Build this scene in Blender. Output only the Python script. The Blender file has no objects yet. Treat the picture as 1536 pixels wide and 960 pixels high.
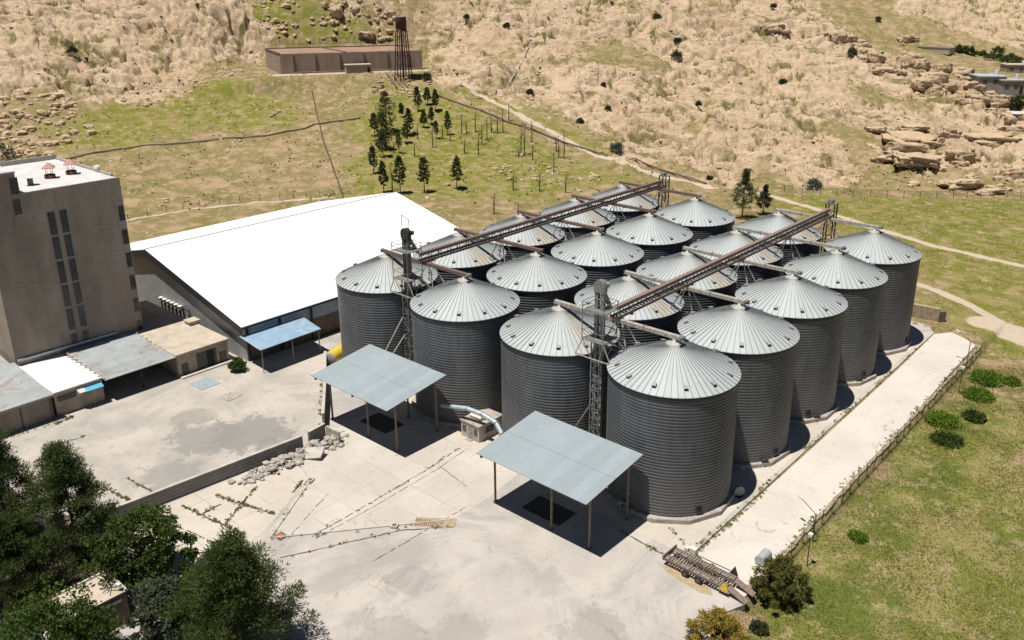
import bpy, math, random
import numpy as np
from mathutils import Vector, Matrix
C = bpy.context.scene.collection
PI = math.pi
R = math.radians
rng = np.random.default_rng(7)
random.seed(7)
DATA = {
 'PINES': [[-127.7,101.9,7.27,2.99],[-126.6,106.1,13.36,6.47],[-116.5,95.7,11.31,5.14],[-110.3,90.7,8.01,4.01],[-101.5,79.8,8.01,2.67],[-86.5,70.8,8.59,2.86],[-82.8,73.4,10.36,3.57],[-78.9,78.5,9.7,3.59],[-74.4,86.3,9.09,3.09],[-133.1,125.8,8.45,2.74],[-134.4,131.4,6.26,2.55],[-128.8,129.9,7.54,2.51],[-121.8,117.8,5.48,2.41],[-122.5,121.9,5.77,2.22],[-120.5,110.5,9.03,3.01],[-116.1,105.0,6.1,2.52],[-111.7,118.9,7.76,2.16],[-111.7,113.9,5.75,1.92],[-110.0,96.8,6.31,2.24],[-133.1,118.1,4.71,1.8]],
 'BARE': [[-86.3,73.5,7.93],[-106.4,107.3,6.22],[-108.9,122.6,6.49],[-108.2,124.1,4.34],[-106.2,126.1,7.37],[-97.9,120.6,6.31],[-90.6,111.5,6.48],[-99.2,124.2,7.45],[-101.6,128.8,5.62],[-100.2,130.1,6.06],[-98.9,131.4,8.22],[-105.5,141.5,6.73],[-95.5,110.4,4.49],[-82.4,121.7,8.16],[-80.8,121.5,9.76],[-86.5,131.5,7.17],[-76.2,119.9,4.81],[-82.2,120.2,3.05],[-77.2,132.1,4.97],[-72.0,127.1,6.88],[-70.9,128.3,8.5],[-64.8,116.0,5.79],[-62.8,96.3,5.09],[-56.1,99.7,5.41],[-50.4,103.8,5.04],[-50.7,75.8,5.28],[-103.8,97.5,4.42],[-109.8,114.9,4.68],[-106.9,115.4,4.23],[-116.1,109.8,4.68],[-111.2,95.7,4.07],[-42.8,76.1,4.2]],
 'BUSH': [[-242.5,60.0,3.83],[-97.7,232.9,4.54],[-102.3,240.5,3.27],[-117.6,248.0,4.23],[-45.9,282.4,4.32],[-55.5,241.8,3.3],[-66.3,198.5,2.13],[-62.8,144.3,4.14],[-86.1,171.3,2.08],[-87.4,157.3,2.7],[-2.5,154.4,4.82],[-6.2,229.8,2.49],[-161.6,202.1,2.78],[-119.7,168.7,2.44],[-151.0,146.6,3.69],[-100.4,187.7,1.72],[-187.1,12.9,8.52],[-184.0,201.2,2.58],[-129.6,537.0,4.04],[15.1,186.4,1.94],[-29.3,143.6,1.73],[-86.3,291.3,2.61]],
 'BOULD': [[-46.5,293.6,8.26,6.06],[-37.7,286.1,6.44,4.29],[-31.7,281.0,10.53,4.21],[-26.6,292.6,9.07,6.4],[-21.9,292.5,5.83,4.77],[-14.1,283.0,11.31,6.68],[-15.6,298.7,7.97,3.72],[-8.6,300.6,7.91,4.22],[-6.5,281.4,5.06,3.04],[-0.8,290.8,7.66,4.09],[-0.6,302.2,3.14,3.14],[4.1,279.6,8.92,3.96],[11.7,276.9,7.29,4.86],[18.6,274.5,8.6,5.25],[10.8,286.7,6.46,3.97],[-107.4,528.1,9.6,5.24],[-79.5,279.9,7.34,3.39],[-56.8,291.8,7.81,4.46],[1.5,217.9,17.37,4.78],[10.9,208.7,14.56,4.16],[12.3,191.0,11.88,3.57],[20.7,207.5,8.93,3.25],[10.4,228.9,6.57,4.38],[20.4,241.1,13.25,4.42],[35.8,205.2,6.63,4.29],[28.0,181.5,11.14,2.97],[-210.8,22.8,3.34,2.92],[-209.6,34.2,3.42,2.57],[-183.6,20.3,3.14,2.35],[-196.1,22.9,2.84,2.23],[-188.7,16.4,3.14,2.16],[-224.0,162.6,7.39,5.68],[-221.1,170.5,5.73,4.01],[-212.3,182.3,6.36,4.63],[-212.3,168.3,8.53,3.98],[-157.4,127.4,2.87,2.16],[-158.7,130.7,3.38,2.42],[-207.8,184.1,5.78,4.05]],
 'HOUSES': [[2.6,296.1],[9.9,297.8],[-21.1,445.2],[-88.1,530.7],[20.3,276.0]],
 'FARTREE': [[-76.7,539.4,6.02,5.16],[-72.8,540.4,6.0,6.0],[-68.9,539.6,5.97,5.97],[-64.0,536.5,5.49,5.07],[-58.6,527.9,6.23,4.98],[-50.8,515.7,8.1,4.86],[-55.3,548.4,9.35,7.65],[-44.7,509.0,5.58,5.58],[-38.5,496.8,7.77,5.44],[-36.9,503.8,8.62,7.05],[-31.5,497.3,6.94,5.4],[-25.4,480.9,7.47,4.48],[4.2,299.3,6.19,4.13],[16.3,287.6,5.42,6.41]],
 'ROCK': [[[-229.2,0.0],[-324.3,32.8],[-260.5,140.4],[-242.5,136.0],[-234.1,132.6],[-228.0,108.6],[-215.3,92.8],[-204.4,68.4],[-212.1,53.8],[-224.0,39.8],[-224.9,29.6],[-212.9,18.6]],[[-154.2,149.6],[-193.1,189.6],[-208.4,184.7],[-209.8,194.2],[-173.7,540.4],[-66.4,309.4],[-46.3,297.8],[-18.7,298.6],[9.1,290.1],[33.9,280.7],[55.3,210.4],[7.3,166.9],[-11.2,143.0],[-24.8,141.5],[-44.2,143.9],[-54.3,141.1],[-82.6,154.7],[-99.0,157.1],[-119.6,155.9]],[[-147.4,570.1],[-11.1,711.9],[18.4,545.7],[-36.9,575.7],[-59.8,569.4],[-92.8,563.6],[-120.1,562.6]]],
 'NOROCK': [[[-133.8,211.8],[-121.7,227.4],[-96.5,223.8],[-100.5,211.3],[-116.6,198.5]],[[-28.5,220.9],[-9.5,226.7],[2.9,185.9],[11.6,170.5],[8.4,164.1],[-4.5,191.7],[-26.2,210.6]],[[-33.4,160.5],[-24.4,173.2],[-7.6,149.9],[-19.7,143.6]],[[-40.4,252.9],[-23.1,261.6],[-0.9,261.0],[0.7,249.2],[-16.8,245.5],[-31.5,244.8]],[[-117.1,156.7],[-101.0,159.6],[-81.5,153.3],[-88.1,150.9],[-107.7,153.1]],[[-152.5,176.4],[-149.8,197.2],[-142.2,196.7],[-137.4,168.0]],[[-60.6,181.5],[-67.2,205.4],[-63.0,205.4],[-51.8,173.5]],[[2.4,189.8],[15.4,186.7],[32.9,202.6],[36.8,187.4],[13.1,166.4]]],
 'GREEN': [[[-184.5,29.0],[-201.9,29.8],[-211.3,53.4],[-204.4,68.4],[-208.9,89.0],[-184.6,100.7],[-160.1,102.3],[-152.0,85.7],[-171.8,66.6],[-172.5,42.5]],[[-252.4,144.9],[-230.9,167.2],[-212.7,173.2],[-203.7,180.0],[-214.5,159.8],[-232.8,133.2],[-241.3,131.7]],[[-89.0,60.3],[-148.7,108.9],[-156.6,125.8],[-147.4,146.5],[-104.4,139.3],[-69.5,131.2],[-43.8,126.1],[-47.8,109.6],[-52.4,92.7],[-70.8,76.5]],[[-147.6,150.1],[-140.6,157.0],[-98.2,156.2],[-54.3,141.1],[-64.7,138.2],[-103.2,144.6]],[[-12.9,127.4],[-9.4,139.3],[11.8,155.3],[53.5,185.2],[57.8,162.5],[40.3,143.5],[15.0,125.7]],[[-12.9,127.4],[53.5,185.2],[76.3,64.2],[64.5,67.1],[50.9,81.1],[43.5,102.5],[17.4,119.9]],[[1.1,122.1],[24.5,122.1],[39.9,111.4],[67.3,112.0],[61.4,143.1],[22.3,127.9]]],
 'STONY': [[[-229.9,29.7],[-219.7,48.6],[-190.9,41.1],[-180.2,22.3],[-189.2,12.9]],[[-252.1,141.3],[-230.9,167.2],[-209.0,185.3],[-203.4,179.7],[-230.2,137.9],[-239.7,132.1]],[[-173.4,167.2],[-142.6,159.0],[-136.6,149.5],[-149.1,144.7]],[[-83.2,110.1],[-58.1,129.5],[-48.9,117.2],[-73.2,99.4]],[[5.8,197.1],[37.2,230.6],[46.2,190.1],[18.2,167.3]],[[-220.4,58.1],[-219.4,103.4],[-202.5,106.9],[-200.6,59.3]],[[-167.1,134.8],[-145.5,144.6],[-138.0,128.0],[-155.7,118.9]]],
 'CRAG': [[[-259.5,98.5],[-253.3,145.6],[-233.4,133.7],[-222.6,105.3],[-223.4,80.4]],[[-236.6,164.5],[-210.5,194.9],[-210.0,186.4],[-227.1,160.2]],[[-110.4,611.1],[-33.1,691.5],[-16.0,622.5],[-86.9,571.8]]],
 'LUSH': [[[64.8,-10],[64.8,30],[66,52],[72,52],[84,20],[110,-5],[150,-30],[95,-75],[68,-40],[64,-16]]],
 'PATHS': [[[[-144.1,153.5],[-129.5,152.6],[-106.4,148.2],[-87.6,143.4],[-63.6,136.7],[-47.7,135.0],[-30.4,136.4],[-8.8,138.1],[10.6,132.0],[26.8,124.1],[40.2,119.4],[58.9,115.8]],1.1],[[[45.6,90.8],[50.9,88.9],[56.4,85.8],[62.1,80.8],[65.7,78.5],[69.7,78.8]],1.0],[[[-114.4,14.1],[-112.9,21.7],[-110.9,31.3],[-104.6,42.6],[-93.6,59.6]],0.55],[[[61.8,77.8],[66.0,77.4],[74.2,75.4]],3.2]],
 'FENCE_R': [[-10.6,141.8],[2.1,147.6],[16.8,156.2],[30.4,167.1],[43.5,180.3],[52.9,188.4]],
 'FENCE_L': [[-113.6,14.1],[-113.8,23.9],[-112.6,32.2],[-107.6,40.6],[-101.5,48.5],[-94.6,60.3]],
 'FENCE_T': [[-236.3,126.7],[-229.1,137.0],[-220.7,150.8],[-213.5,162.6],[-206.6,173.1]],
 'WALL_A': [[-173.4,111.7],[-154.2,99.5],[-134.2,87.0],[-114.5,75.5],[-89.5,59.9]],
 'WALL_B': [[-176.4,26.4],[-174.8,37.5],[-171.2,47.1],[-162.9,61.3],[-152.8,78.7],[-148.1,93.3],[-142.6,108.2]],
 'PIPE_HILL': [[-128.9,157.2],[-131.9,169.5],[-139.0,186.9],[-146.3,199.3],[-150.2,212.3],[-152.7,228.5]],
 'PIPE_TRACK': [[-139.3,140.4],[-124.8,140.9],[-105.6,140.6],[-87.3,139.6],[-73.1,139.0],[-57.3,138.4],[-40.9,138.8],[-27.0,137.8]],
 'PIPES_DOWN': [[-162.7,140.0],[-157.8,138.3],[-151.7,135.3]],
 'JOINTS': [[[9.43,-38.26],[12.59,-37.89],[15.68,-37.32],[19.57,-36.77],3],[[10.48,-34.77],[14.46,-33.77],[18.73,-32.6],3],[[12.64,-31.12],[14.29,-33.92],[16.11,-36.79],3],[[9.68,-41.36],[15.18,-40.09],[21.49,-39.09],1],[[15.88,-40.25],[16.48,-44.25],1],[[18.95,-39.98],[19.48,-41.96],1],[[12.49,-35.29],[12.63,-37.52],3],[[0.28,-42.1],[5.27,-41.5],3],[[-0.66,-39.59],[5.58,-38.98],2],[[23.78,-9.53],[24.5,-15.66],[24.85,-23.98],[25.1,-32.32],1],[[24.74,-9.56],[25.41,-15.65],[25.7,-24.11],[25.7,-32.26],0],[[25.62,-36.54],[27.17,-33.64],[31.26,-25.65],[35.01,-21.49],1],[[15.26,-26.47],[16.51,-28.69],3],[[48.77,-10.44],[54.94,-11.05],2],[[56.87,-9.11],[57.08,-1.25],[57.0,6.66],3],[[19.71,-26.3],[23.55,-34.11],0],[[-15.66,-43.44],[-14.16,-38.42],1],[[33.46,-17.94],[33.14,-30.77],0],[[25.15,-14.11],[30.63,-15.11],0]],
 'TREE_MID': [[-2.4,112.4,12.33,5.84],[-0.3,119.2,7.59,3.63]],
}

# ------------------------------------------------------------------ terrain functions
def smooth(a,b,x):
    t=np.clip((x-a)/(b-a),0,1); return t*t*(3-2*t)
def uv(x,y):
    dx=x+116.; dy=y-17.
    return 0.69*dx+0.72*dy, -0.72*dx+0.69*dy
PA=np.array([[-500,0],[0,0],[25,1.2],[60,6],[100,15],[150,32],[200,56],[300,105],[900,330],[4000,900]],float)
PB=np.array([[-500,0],[0,0],[30,3],[60,9],[80,12.5],[105,11],[140,9],[330,9],[430,60],[900,250],[4000,900]],float)
TZ=22.0
def macro(x,y):
    "large forms of the land in metres: flat valley floor by the silos, hillside beyond, side valley on the right"
    u,v=uv(x,y)
    a=sum(np.interp(v+o,PA[:,0],PA[:,1]) for o in (-8,0,8))/3
    b=sum(np.interp(v+o,PB[:,0],PB[:,1]) for o in (-8,0,8))/3
    w=smooth(268,345,u+0.5*(v-100))
    h=a*(1-w)+b*w
    h=h+smooth(-10,-90,u)*smooth(30,140,v)*14
    s=0.489*(x+192.3)+0.873*(y-112.1); t=-0.873*(x+192.3)+0.489*(y-112.1)
    k=smooth(-42,-6,s)*(1-smooth(57,90,s))*smooth(-16,-8,t)*(1-smooth(31,60,t))
    return h+(TZ-h)*k

def _hash(ix, iy, s):
    h = (ix.astype(np.int64)*374761393 + iy.astype(np.int64)*668265263 + s*2147483647 + 1013904223) & 0xFFFFFFFF
    h = ((h ^ (h >> 13))*1274126177) & 0xFFFFFFFF
    h = ((h ^ (h >> 16))*2246822519) & 0xFFFFFFFF
    return ((h ^ (h >> 15)) & 0xFFFFFF)/float(0xFFFFFF)
def perlin(x, y, s=0):
    ix = np.floor(x); iy = np.floor(y); fx = x-ix; fy = y-iy
    def g(a, b):
        t = _hash(ix+a, iy+b, s)*2*PI
        return np.cos(t)*(fx-a)+np.sin(t)*(fy-b)
    ux = fx*fx*fx*(fx*(fx*6-15)+10); uy = fy*fy*fy*(fy*(fy*6-15)+10)
    return 1.5*((g(0,0)*(1-ux)+g(1,0)*ux)*(1-uy)+(g(0,1)*(1-ux)+g(1,1)*ux)*uy)
def fbm(x, y, o=4, s=0):
    r = 0; a = 1.; t = 0
    for i in range(o):
        r = r+a*perlin(x*2**i, y*2**i, s+i); t += a; a *= .5
    return r/t*1.4
def worley(x, y, s=0):
    ix = np.floor(x); iy = np.floor(y)
    f1 = np.full(x.shape, 9.); f2 = f1.copy(); cid = np.zeros(x.shape)
    for a in (-1,0,1):
        for b in (-1,0,1):
            px = ix+a+_hash(ix+a, iy+b, s); py = iy+b+_hash(ix+a, iy+b, s+17)
            d = np.hypot(px-x, py-y); n = d < f1
            f2 = np.where(n, f1, np.minimum(f2, d)); cid = np.where(n, _hash(ix+a, iy+b, s+31), cid); f1 = np.where(n, d, f1)
    return f1, f2, cid
def sdist(poly, x, y):
    "signed distance to polygon, positive inside"
    P = np.array(poly, float); n = len(P); d = np.full(x.shape, 1e9); ins = np.zeros(x.shape, bool)
    for i in range(n):
        a = P[i]; b = P[(i+1) % n]; e = b-a
        wx = x-a[0]; wy = y-a[1]; t = np.clip((wx*e[0]+wy*e[1])/(e@e+1e-9), 0, 1)
        d = np.minimum(d, np.hypot(wx-e[0]*t, wy-e[1]*t))
        c = ((a[1] > y) != (b[1] > y)) & (x < (b[0]-a[0])*(y-a[1])/(b[1]-a[1]+1e-12)+a[0])
        ins ^= c
    return np.where(ins, d, -d)
def pdist(pl, x, y):
    d = np.full(x.shape, 1e9)
    for a, b in zip(pl[:-1], pl[1:]):
        a = np.array(a, float); b = np.array(b, float); e = b-a
        wx = x-a[0]; wy = y-a[1]; t = np.clip((wx*e[0]+wy*e[1])/(e@e+1e-9), 0, 1)
        d = np.minimum(d, np.hypot(wx-e[0]*t, wy-e[1]*t))
    return d
YARD = [(-62,-75),(-62,-11.9),(-18.6,-11.9),(-18.6,68),(-10,70),(30,71),(54.5,70.5),(56.4,67.4),(56.7,-10.2),(64.3,-12.3),(62.8,-16),(64.2,-18.5),(62.5,-21),(66,-30),(80,-75)]
STRIP = [(56.9,-8.6),(57,20),(56.9,50),(56.6,66.9),(58.5,69.5),(60.5,68.5),(63.1,66.4),(63.5,40),(63.6,10),(63.5,-3),(63.8,-11.5),(60,-10.6)]
def rockmask(x, y):
    nz = fbm(x/22, y/22, 4, 3)*9+fbm(x/6, y/6, 3, 9)*3
    m = np.zeros(x.shape)
    for p in DATA['ROCK']: m = np.maximum(m, smooth(-9, 12, sdist(p, x, y)+nz*1.3))
    for p in DATA['NOROCK']: m = m*(1-.9*smooth(-6, 6, sdist(p, x, y)+nz*.8))
    return m
def surface(x, y):
    "full ground height with rock forms; returns h, rock"
    x = np.asarray(x, float); y = np.asarray(y, float)
    u, v = uv(x, y)
    h = macro(x, y)
    yd = sdist(YARD, x, y); sd = sdist(STRIP, x, y)
    rock = np.zeros(x.shape); veg = np.zeros(x.shape)
    far = (v > -4)
    if far.any():
        xs, ys = x[far], y[far]
        rk = rockmask(xs, ys)
        s_, t_ = 0.489*(xs+192.3)+0.873*(ys-112.1), -0.873*(xs+192.3)+0.489*(ys-112.1)
        ter = smooth(-9, -3, s_)*(1-smooth(57, 63, s_))*smooth(-9, -6, t_)*(1-smooth(31, 36, t_))
        rk = rk*(1-ter)
        wx = xs+fbm(xs/9, ys/9, 3, 41)*3.5; wy = ys+fbm(xs/9, ys/9, 3, 51)*3.5
        # rocks run in beds that dip to the right
        a_ = wx*0.80+wy*0.60; b_ = -wx*0.60+wy*0.80
        q = b_/5.5+fbm(xs/14, ys/14, 4, 5)*1.6
        fr = q-np.floor(q)
        ledge = np.where(fr < .82, fr/.82, (1-fr)/.18)
        d = fbm(xs/34, ys/34, 4, 61)*4.6+ledge*.6*smooth(-.2, .5, fbm(xs/25, ys/25, 2, 71))
        hb = h[far]+d
        for stp, sc, am, sd_ in ((3.6, 18, .9, 401), (1.4, 9, .6, 421)):
            q = (hb+fbm(wx/sc, wy/sc, 4, sd_)*stp*1.3)/stp; fr = q-np.floor(q)
            d += stp*(smooth(.70, .98, fr)-fr)*am*smooth(-.45, .2, fbm(xs/20, ys/20, 3, sd_+9))
        f1, f2, cid = worley(a_/11, b_/5, 81)
        m1 = (1-smooth(.03, .19, f2-f1))*smooth(-.25, .2, fbm(xs/18, ys/18, 2, 77))
        d += (cid-.5)*2.2-2.3*m1; vg = smooth(.4, .9, m1)
        f1, f2, cid = worley(a_/4.6, b_/1.9, 91)
        m2 = (1-smooth(.03, .16, f2-f1)); ms = smooth(-.35, .15, fbm(xs/13, ys/13, 3, 97)); d += ((cid-.5)*.4-.6*m2)*ms; vg = np.maximum(vg, .7*smooth(.6, 1., m2)*ms*smooth(.0, .4, fbm(xs/9, ys/9, 3, 99)))
        veg[far] = vg*rk
        d += np.abs(fbm(xs/4, ys/4, 3, 101))*.3
        # a few deep clefts and overhung hollows
        cv = fbm(wx/16, wy/16, 3, 451); d -= 2.6*smooth(.45, .62, cv)
        g = fbm(xs/14, ys/14, 4, 111)*.8*smooth(0, 30, v[far])+fbm(xs/3.5, ys/3.5, 3, 121)*.22
        cl = np.zeros(xs.shape)
        for p in DATA['CRAG']: cl = np.maximum(cl, smooth(-8, 8, sdist(p, xs, ys)+fbm(xs/8, ys/8, 3, 461)*6))
        wc1, wc2, wid = worley(xs/13+fbm(xs/7, ys/7, 2, 471)*.5, ys/13, 481); d = d+cl*((wid-.35)*8*smooth(.02, .22, wc2-wc1)+np.abs(fbm(xs/6, ys/6, 3, 491))*2.5)
        rock[far] = np.maximum(rk, cl)*(1-ter)
        h[far] += (np.maximum(rk, cl)*d+(1-np.maximum(rk, cl))*g)*(1-ter)
    near = ~far
    g = fbm(x/9, y/9, 3, 131)*.22+fbm(x/2.2, y/2.2, 2, 141)*.08
    h = h+np.where(near, g*smooth(0, 8, -np.maximum(yd, sd)), 0)
    # the field right of the strip lies lower, yard ground is cut level under its paving
    fld = smooth(63.7, 64.6, x)*smooth(90, 62, y)*smooth(-30, -10, y)
    h = h-1.2*fld
    ins = np.maximum(yd, sd)
    h = np.where(ins > -.6, np.minimum(h, -.12-.25*smooth(-.6, 1.5, ins)), h)
    surface.veg = veg
    return h, rock
def gz(x, y):
    return float(surface(np.array([x], float), np.array([y], float))[0][0])

# ------------------------------------------------------------------ materials
class NT:
    def __init__(s, name):
        s.m = bpy.data.materials.new(name); s.m.use_nodes = True
        s.t = s.m.node_tree; s.t.nodes.clear()
        s.out = s.n('ShaderNodeOutputMaterial'); s.b = s.n('ShaderNodeBsdfPrincipled')
        s.t.links.new(s.b.outputs[0], s.out.inputs[0]); s._tc = None
    def n(s, ty, **kw):
        nd = s.t.nodes.new(ty)
        for k, v in kw.items(): setattr(nd, k, v)
        return nd
    def set(s, nd, key, v):
        i = nd.inputs[key]
        if isinstance(v, bpy.types.NodeSocket): s.t.links.new(v, i)
        else:
            if isinstance(v, tuple) and len(v) == 3 and len(getattr(i, 'default_value', (0,0,0))) == 4: v = v+(1,)
            i.default_value = v
    def tc(s, w='Object'):
        if s._tc is None: s._tc = s.n('ShaderNodeTexCoord')
        return s._tc.outputs[w]
    def geo(s): return s.n('ShaderNodeNewGeometry').outputs['Position']
    def mapv(s, vec, scale=(1,1,1), rot=(0,0,0)):
        m = s.n('ShaderNodeMapping'); s.set(m, 'Vector', vec); m.inputs['Scale'].default_value = scale; m.inputs['Rotation'].default_value = rot
        return m.outputs[0]
    def noise(s, vec, scale, detail=5, rough=.55, dist=0.):
        n = s.n('ShaderNodeTexNoise'); s.set(n, 'Vector', vec); n.inputs['Scale'].default_value = scale
        n.inputs['Detail'].default_value = detail; n.inputs['Roughness'].default_value = rough; n.inputs['Distortion'].default_value = dist
        return n.outputs[0]
    def voro(s, vec, scale, feat='F1', rand=1.):
        n = s.n('ShaderNodeTexVoronoi'); n.feature = feat; s.set(n, 'Vector', vec); n.inputs['Scale'].default_value = scale
        n.inputs['Randomness'].default_value = rand
        return n.outputs['Distance']
    def ramp(s, f, a, b, lo=0., hi=1.):
        n = s.n('ShaderNodeMapRange'); n.interpolation_type = 'SMOOTHSTEP'
        s.set(n, 'Value', f); s.set(n, 'From Min', a); s.set(n, 'From Max', b); s.set(n, 'To Min', lo); s.set(n, 'To Max', hi)
        return n.outputs[0]
    def math(s, op, a, b=None):
        n = s.n('ShaderNodeMath', operation=op); s.set(n, 0, a)
        if b is not None: s.set(n, 1, b)
        return n.outputs[0]
    def mix(s, f, a, b):
        n = s.n('ShaderNodeMix', data_type='RGBA')
        s.set(n, 'Factor', f); s.set(n, 6, a); s.set(n, 7, b)
        return n.outputs[2]
    def attr(s, name):
        n = s.n('ShaderNodeAttribute'); n.attribute_name = name
        return n.outputs['Fac']
    def sep(s, vec):
        n = s.n('ShaderNodeSeparateXYZ'); s.set(n, 0, vec); return n.outputs
    def bump(s, h, strength=.4, dist=.05):
        n = s.n('ShaderNodeBump'); s.set(n, 'Height', h); n.inputs['Strength'].default_value = strength; n.inputs['Distance'].default_value = dist
        s.set(s.b, 'Normal', n.outputs[0])
    def fin(s, col, rough=.8, metal=0., spec=None):
        s.set(s.b, 'Base Color', col); s.set(s.b, 'Roughness', rough); s.set(s.b, 'Metallic', metal)
        if spec is not None: s.b.inputs['Specular IOR Level'].default_value = spec
        return s.m
def plain(name, col, rough=.7, metal=0., var=.25, scale=3., col2=None, space='Object'):
    k = NT(name); v = k.tc() if space == 'Object' else k.geo()
    c2 = col2 if col2 else tuple(x*(1-var) for x in col)
    f = k.ramp(k.noise(v, scale, 6, .65), .35, .7)
    return k.fin(k.mix(f, col, c2), rough, metal)

def m_terrain():
    k = NT('hillside_ground'); p = k.geo()
    rock, green, lush, path = k.attr('rock'), k.attr('green'), k.attr('lush'), k.attr('path')
    n1 = k.noise(p, .035, 6, .6); n2 = k.noise(p, .25, 6, .65); n3 = k.noise(p, 1.6, 6, .7); n4 = k.noise(p, .09, 5, .6)
    # bare earth
    dirt = k.mix(k.ramp(n2, .35, .65), (.37,.265,.16), (.29,.205,.12))
    dirt = k.mix(k.ramp(n3, .55, .75), dirt, (.44,.34,.23))
    # dry grass
    dry = k.mix(k.ramp(n3, .35, .68), (.205,.175,.062), (.135,.122,.04))
    dry = k.mix(k.ramp(n2, .5, .72), dry, (.31,.245,.12))
    # spring grass
    grn = k.mix(k.ramp(n3, .36, .62), (.205,.205,.034), (.125,.135,.024))
    grn = k.mix(k.ramp(n2, .40, .62), grn, (.27,.215,.09))
    grn = k.mix(k.ramp(k.noise(p, 3.5, 5, .75), .58, .70, 0, .8), grn, (.09,.085,.025))
    # field grass
    lus = k.mix(k.ramp(n3, .34, .66), (.135,.155,.027), (.205,.195,.05))
    lus = k.mix(k.ramp(k.noise(p, .11, 5, .65, .3), .46, .58, 0, .85), lus, (.28,.235,.09))
    lus = k.mix(k.ramp(k.noise(p, .05, 4, .6), .52, .62, 0, .6), lus, (.07,.12,.016))
    lus = k.mix(k.ramp(k.noise(p, .5, 7, .75), .50, .64, 0, .9), lus, (.34,.275,.14))
    # limestone
    st = k.mapv(p, (.22,.5,.9), (.1,.1,.64))
    rk = k.mix(k.ramp(k.noise(st, 1.1, 7, .62, .6), .36, .66), (.535,.41,.285), (.42,.31,.205))
    rk = k.mix(k.ramp(n3, .56, .74, 0, .4), rk, (.57,.455,.335))
    rk = k.mix(k.ramp(n1, .5, .68, 0, .5), rk, (.36,.255,.15))
    rk = k.mix(k.ramp(k.noise(st, 2.6, 6, .72, .4), .60, .70, 0, .35), rk, (.25,.18,.11))
    tuft = k.math('MULTIPLY', k.ramp(k.noise(k.mapv(p, (.7,1.15,1.), (0,0,.64)), .12, 8, .72, .6), .50, .59), k.ramp(k.noise(p, .045, 5, .65), .44, .56, .12, 1))
    c = k.mix(k.ramp(k.math('ADD', n2, k.math('MULTIPLY', n4, .5)), .62, .84), dirt, dry)
    g = k.ramp(k.math('ADD', green, k.math('MULTIPLY', k.math('SUBTRACT', n2, .5), 1.5)), .36, .84)
    c = k.mix(g, c, grn)
    c = k.mix(k.math('MULTIPLY', k.ramp(k.noise(p, .5, 6, .75, .4), .55, .66), .8), c, (.43,.335,.22))
    l = k.ramp(k.math('ADD', lush, k.math('MULTIPLY', k.math('SUBTRACT', n2, .5), 1.2)), .3, .7)
    c = k.mix(l, c, lus)
    rb = k.math('ADD', rock, k.math('MULTIPLY', k.math('SUBTRACT', n2, .5), 1.5))
    rb = k.math('ADD', rb, k.math('MULTIPLY', k.math('SUBTRACT', k.noise(k.mapv(p, (.6,1.3,1.), (0,0,.64)), .05, 6, .7, .5), .52), 2.0))
    rb = k.math('ADD', rb, k.math('MULTIPLY', k.math('SUBTRACT', n3, .5), .55))
    rm = k.ramp(rb, .40, .60)
    vgc = k.mix(k.ramp(n3, .4, .62), (.20,.165,.06), (.125,.115,.038))
    vm = k.ramp(k.math('ADD', k.attr('veg'), k.math('MULTIPLY', k.math('SUBTRACT', n3, .5), 1.0)), .38, .62, 0, .9)
    rk = k.mix(k.math('MULTIPLY', tuft, .9), rk, vgc); rk = k.mix(vm, rk, vgc)
    c = k.mix(rm, c, rk)
    pt = k.ramp(k.math('ADD', path, k.math('MULTIPLY', k.math('SUBTRACT', n3, .5), .8)), .35, .7)
    c = k.mix(pt, c, k.mix(k.ramp(n3, .4, .7), (.52,.435,.34), (.44,.35,.255)))
    hgt = k.math('ADD', k.math('MULTIPLY', n3, .7), k.math('MULTIPLY', k.noise(p, 6., 5, .7), .35))
    cr = k.ramp(k.voro(k.mapv(p, (.7,1.2,1.), (0,0,.64)), .55, 'DISTANCE_TO_EDGE'), 0., .09)
    cr = k.math('ADD', k.math('MULTIPLY', cr, rm), k.math('SUBTRACT', 1., rm))
    k.bump(k.math('ADD', hgt, k.math('MULTIPLY', cr, .25)), .8, .4)
    return k.fin(c, .95, 0, .15)
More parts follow.
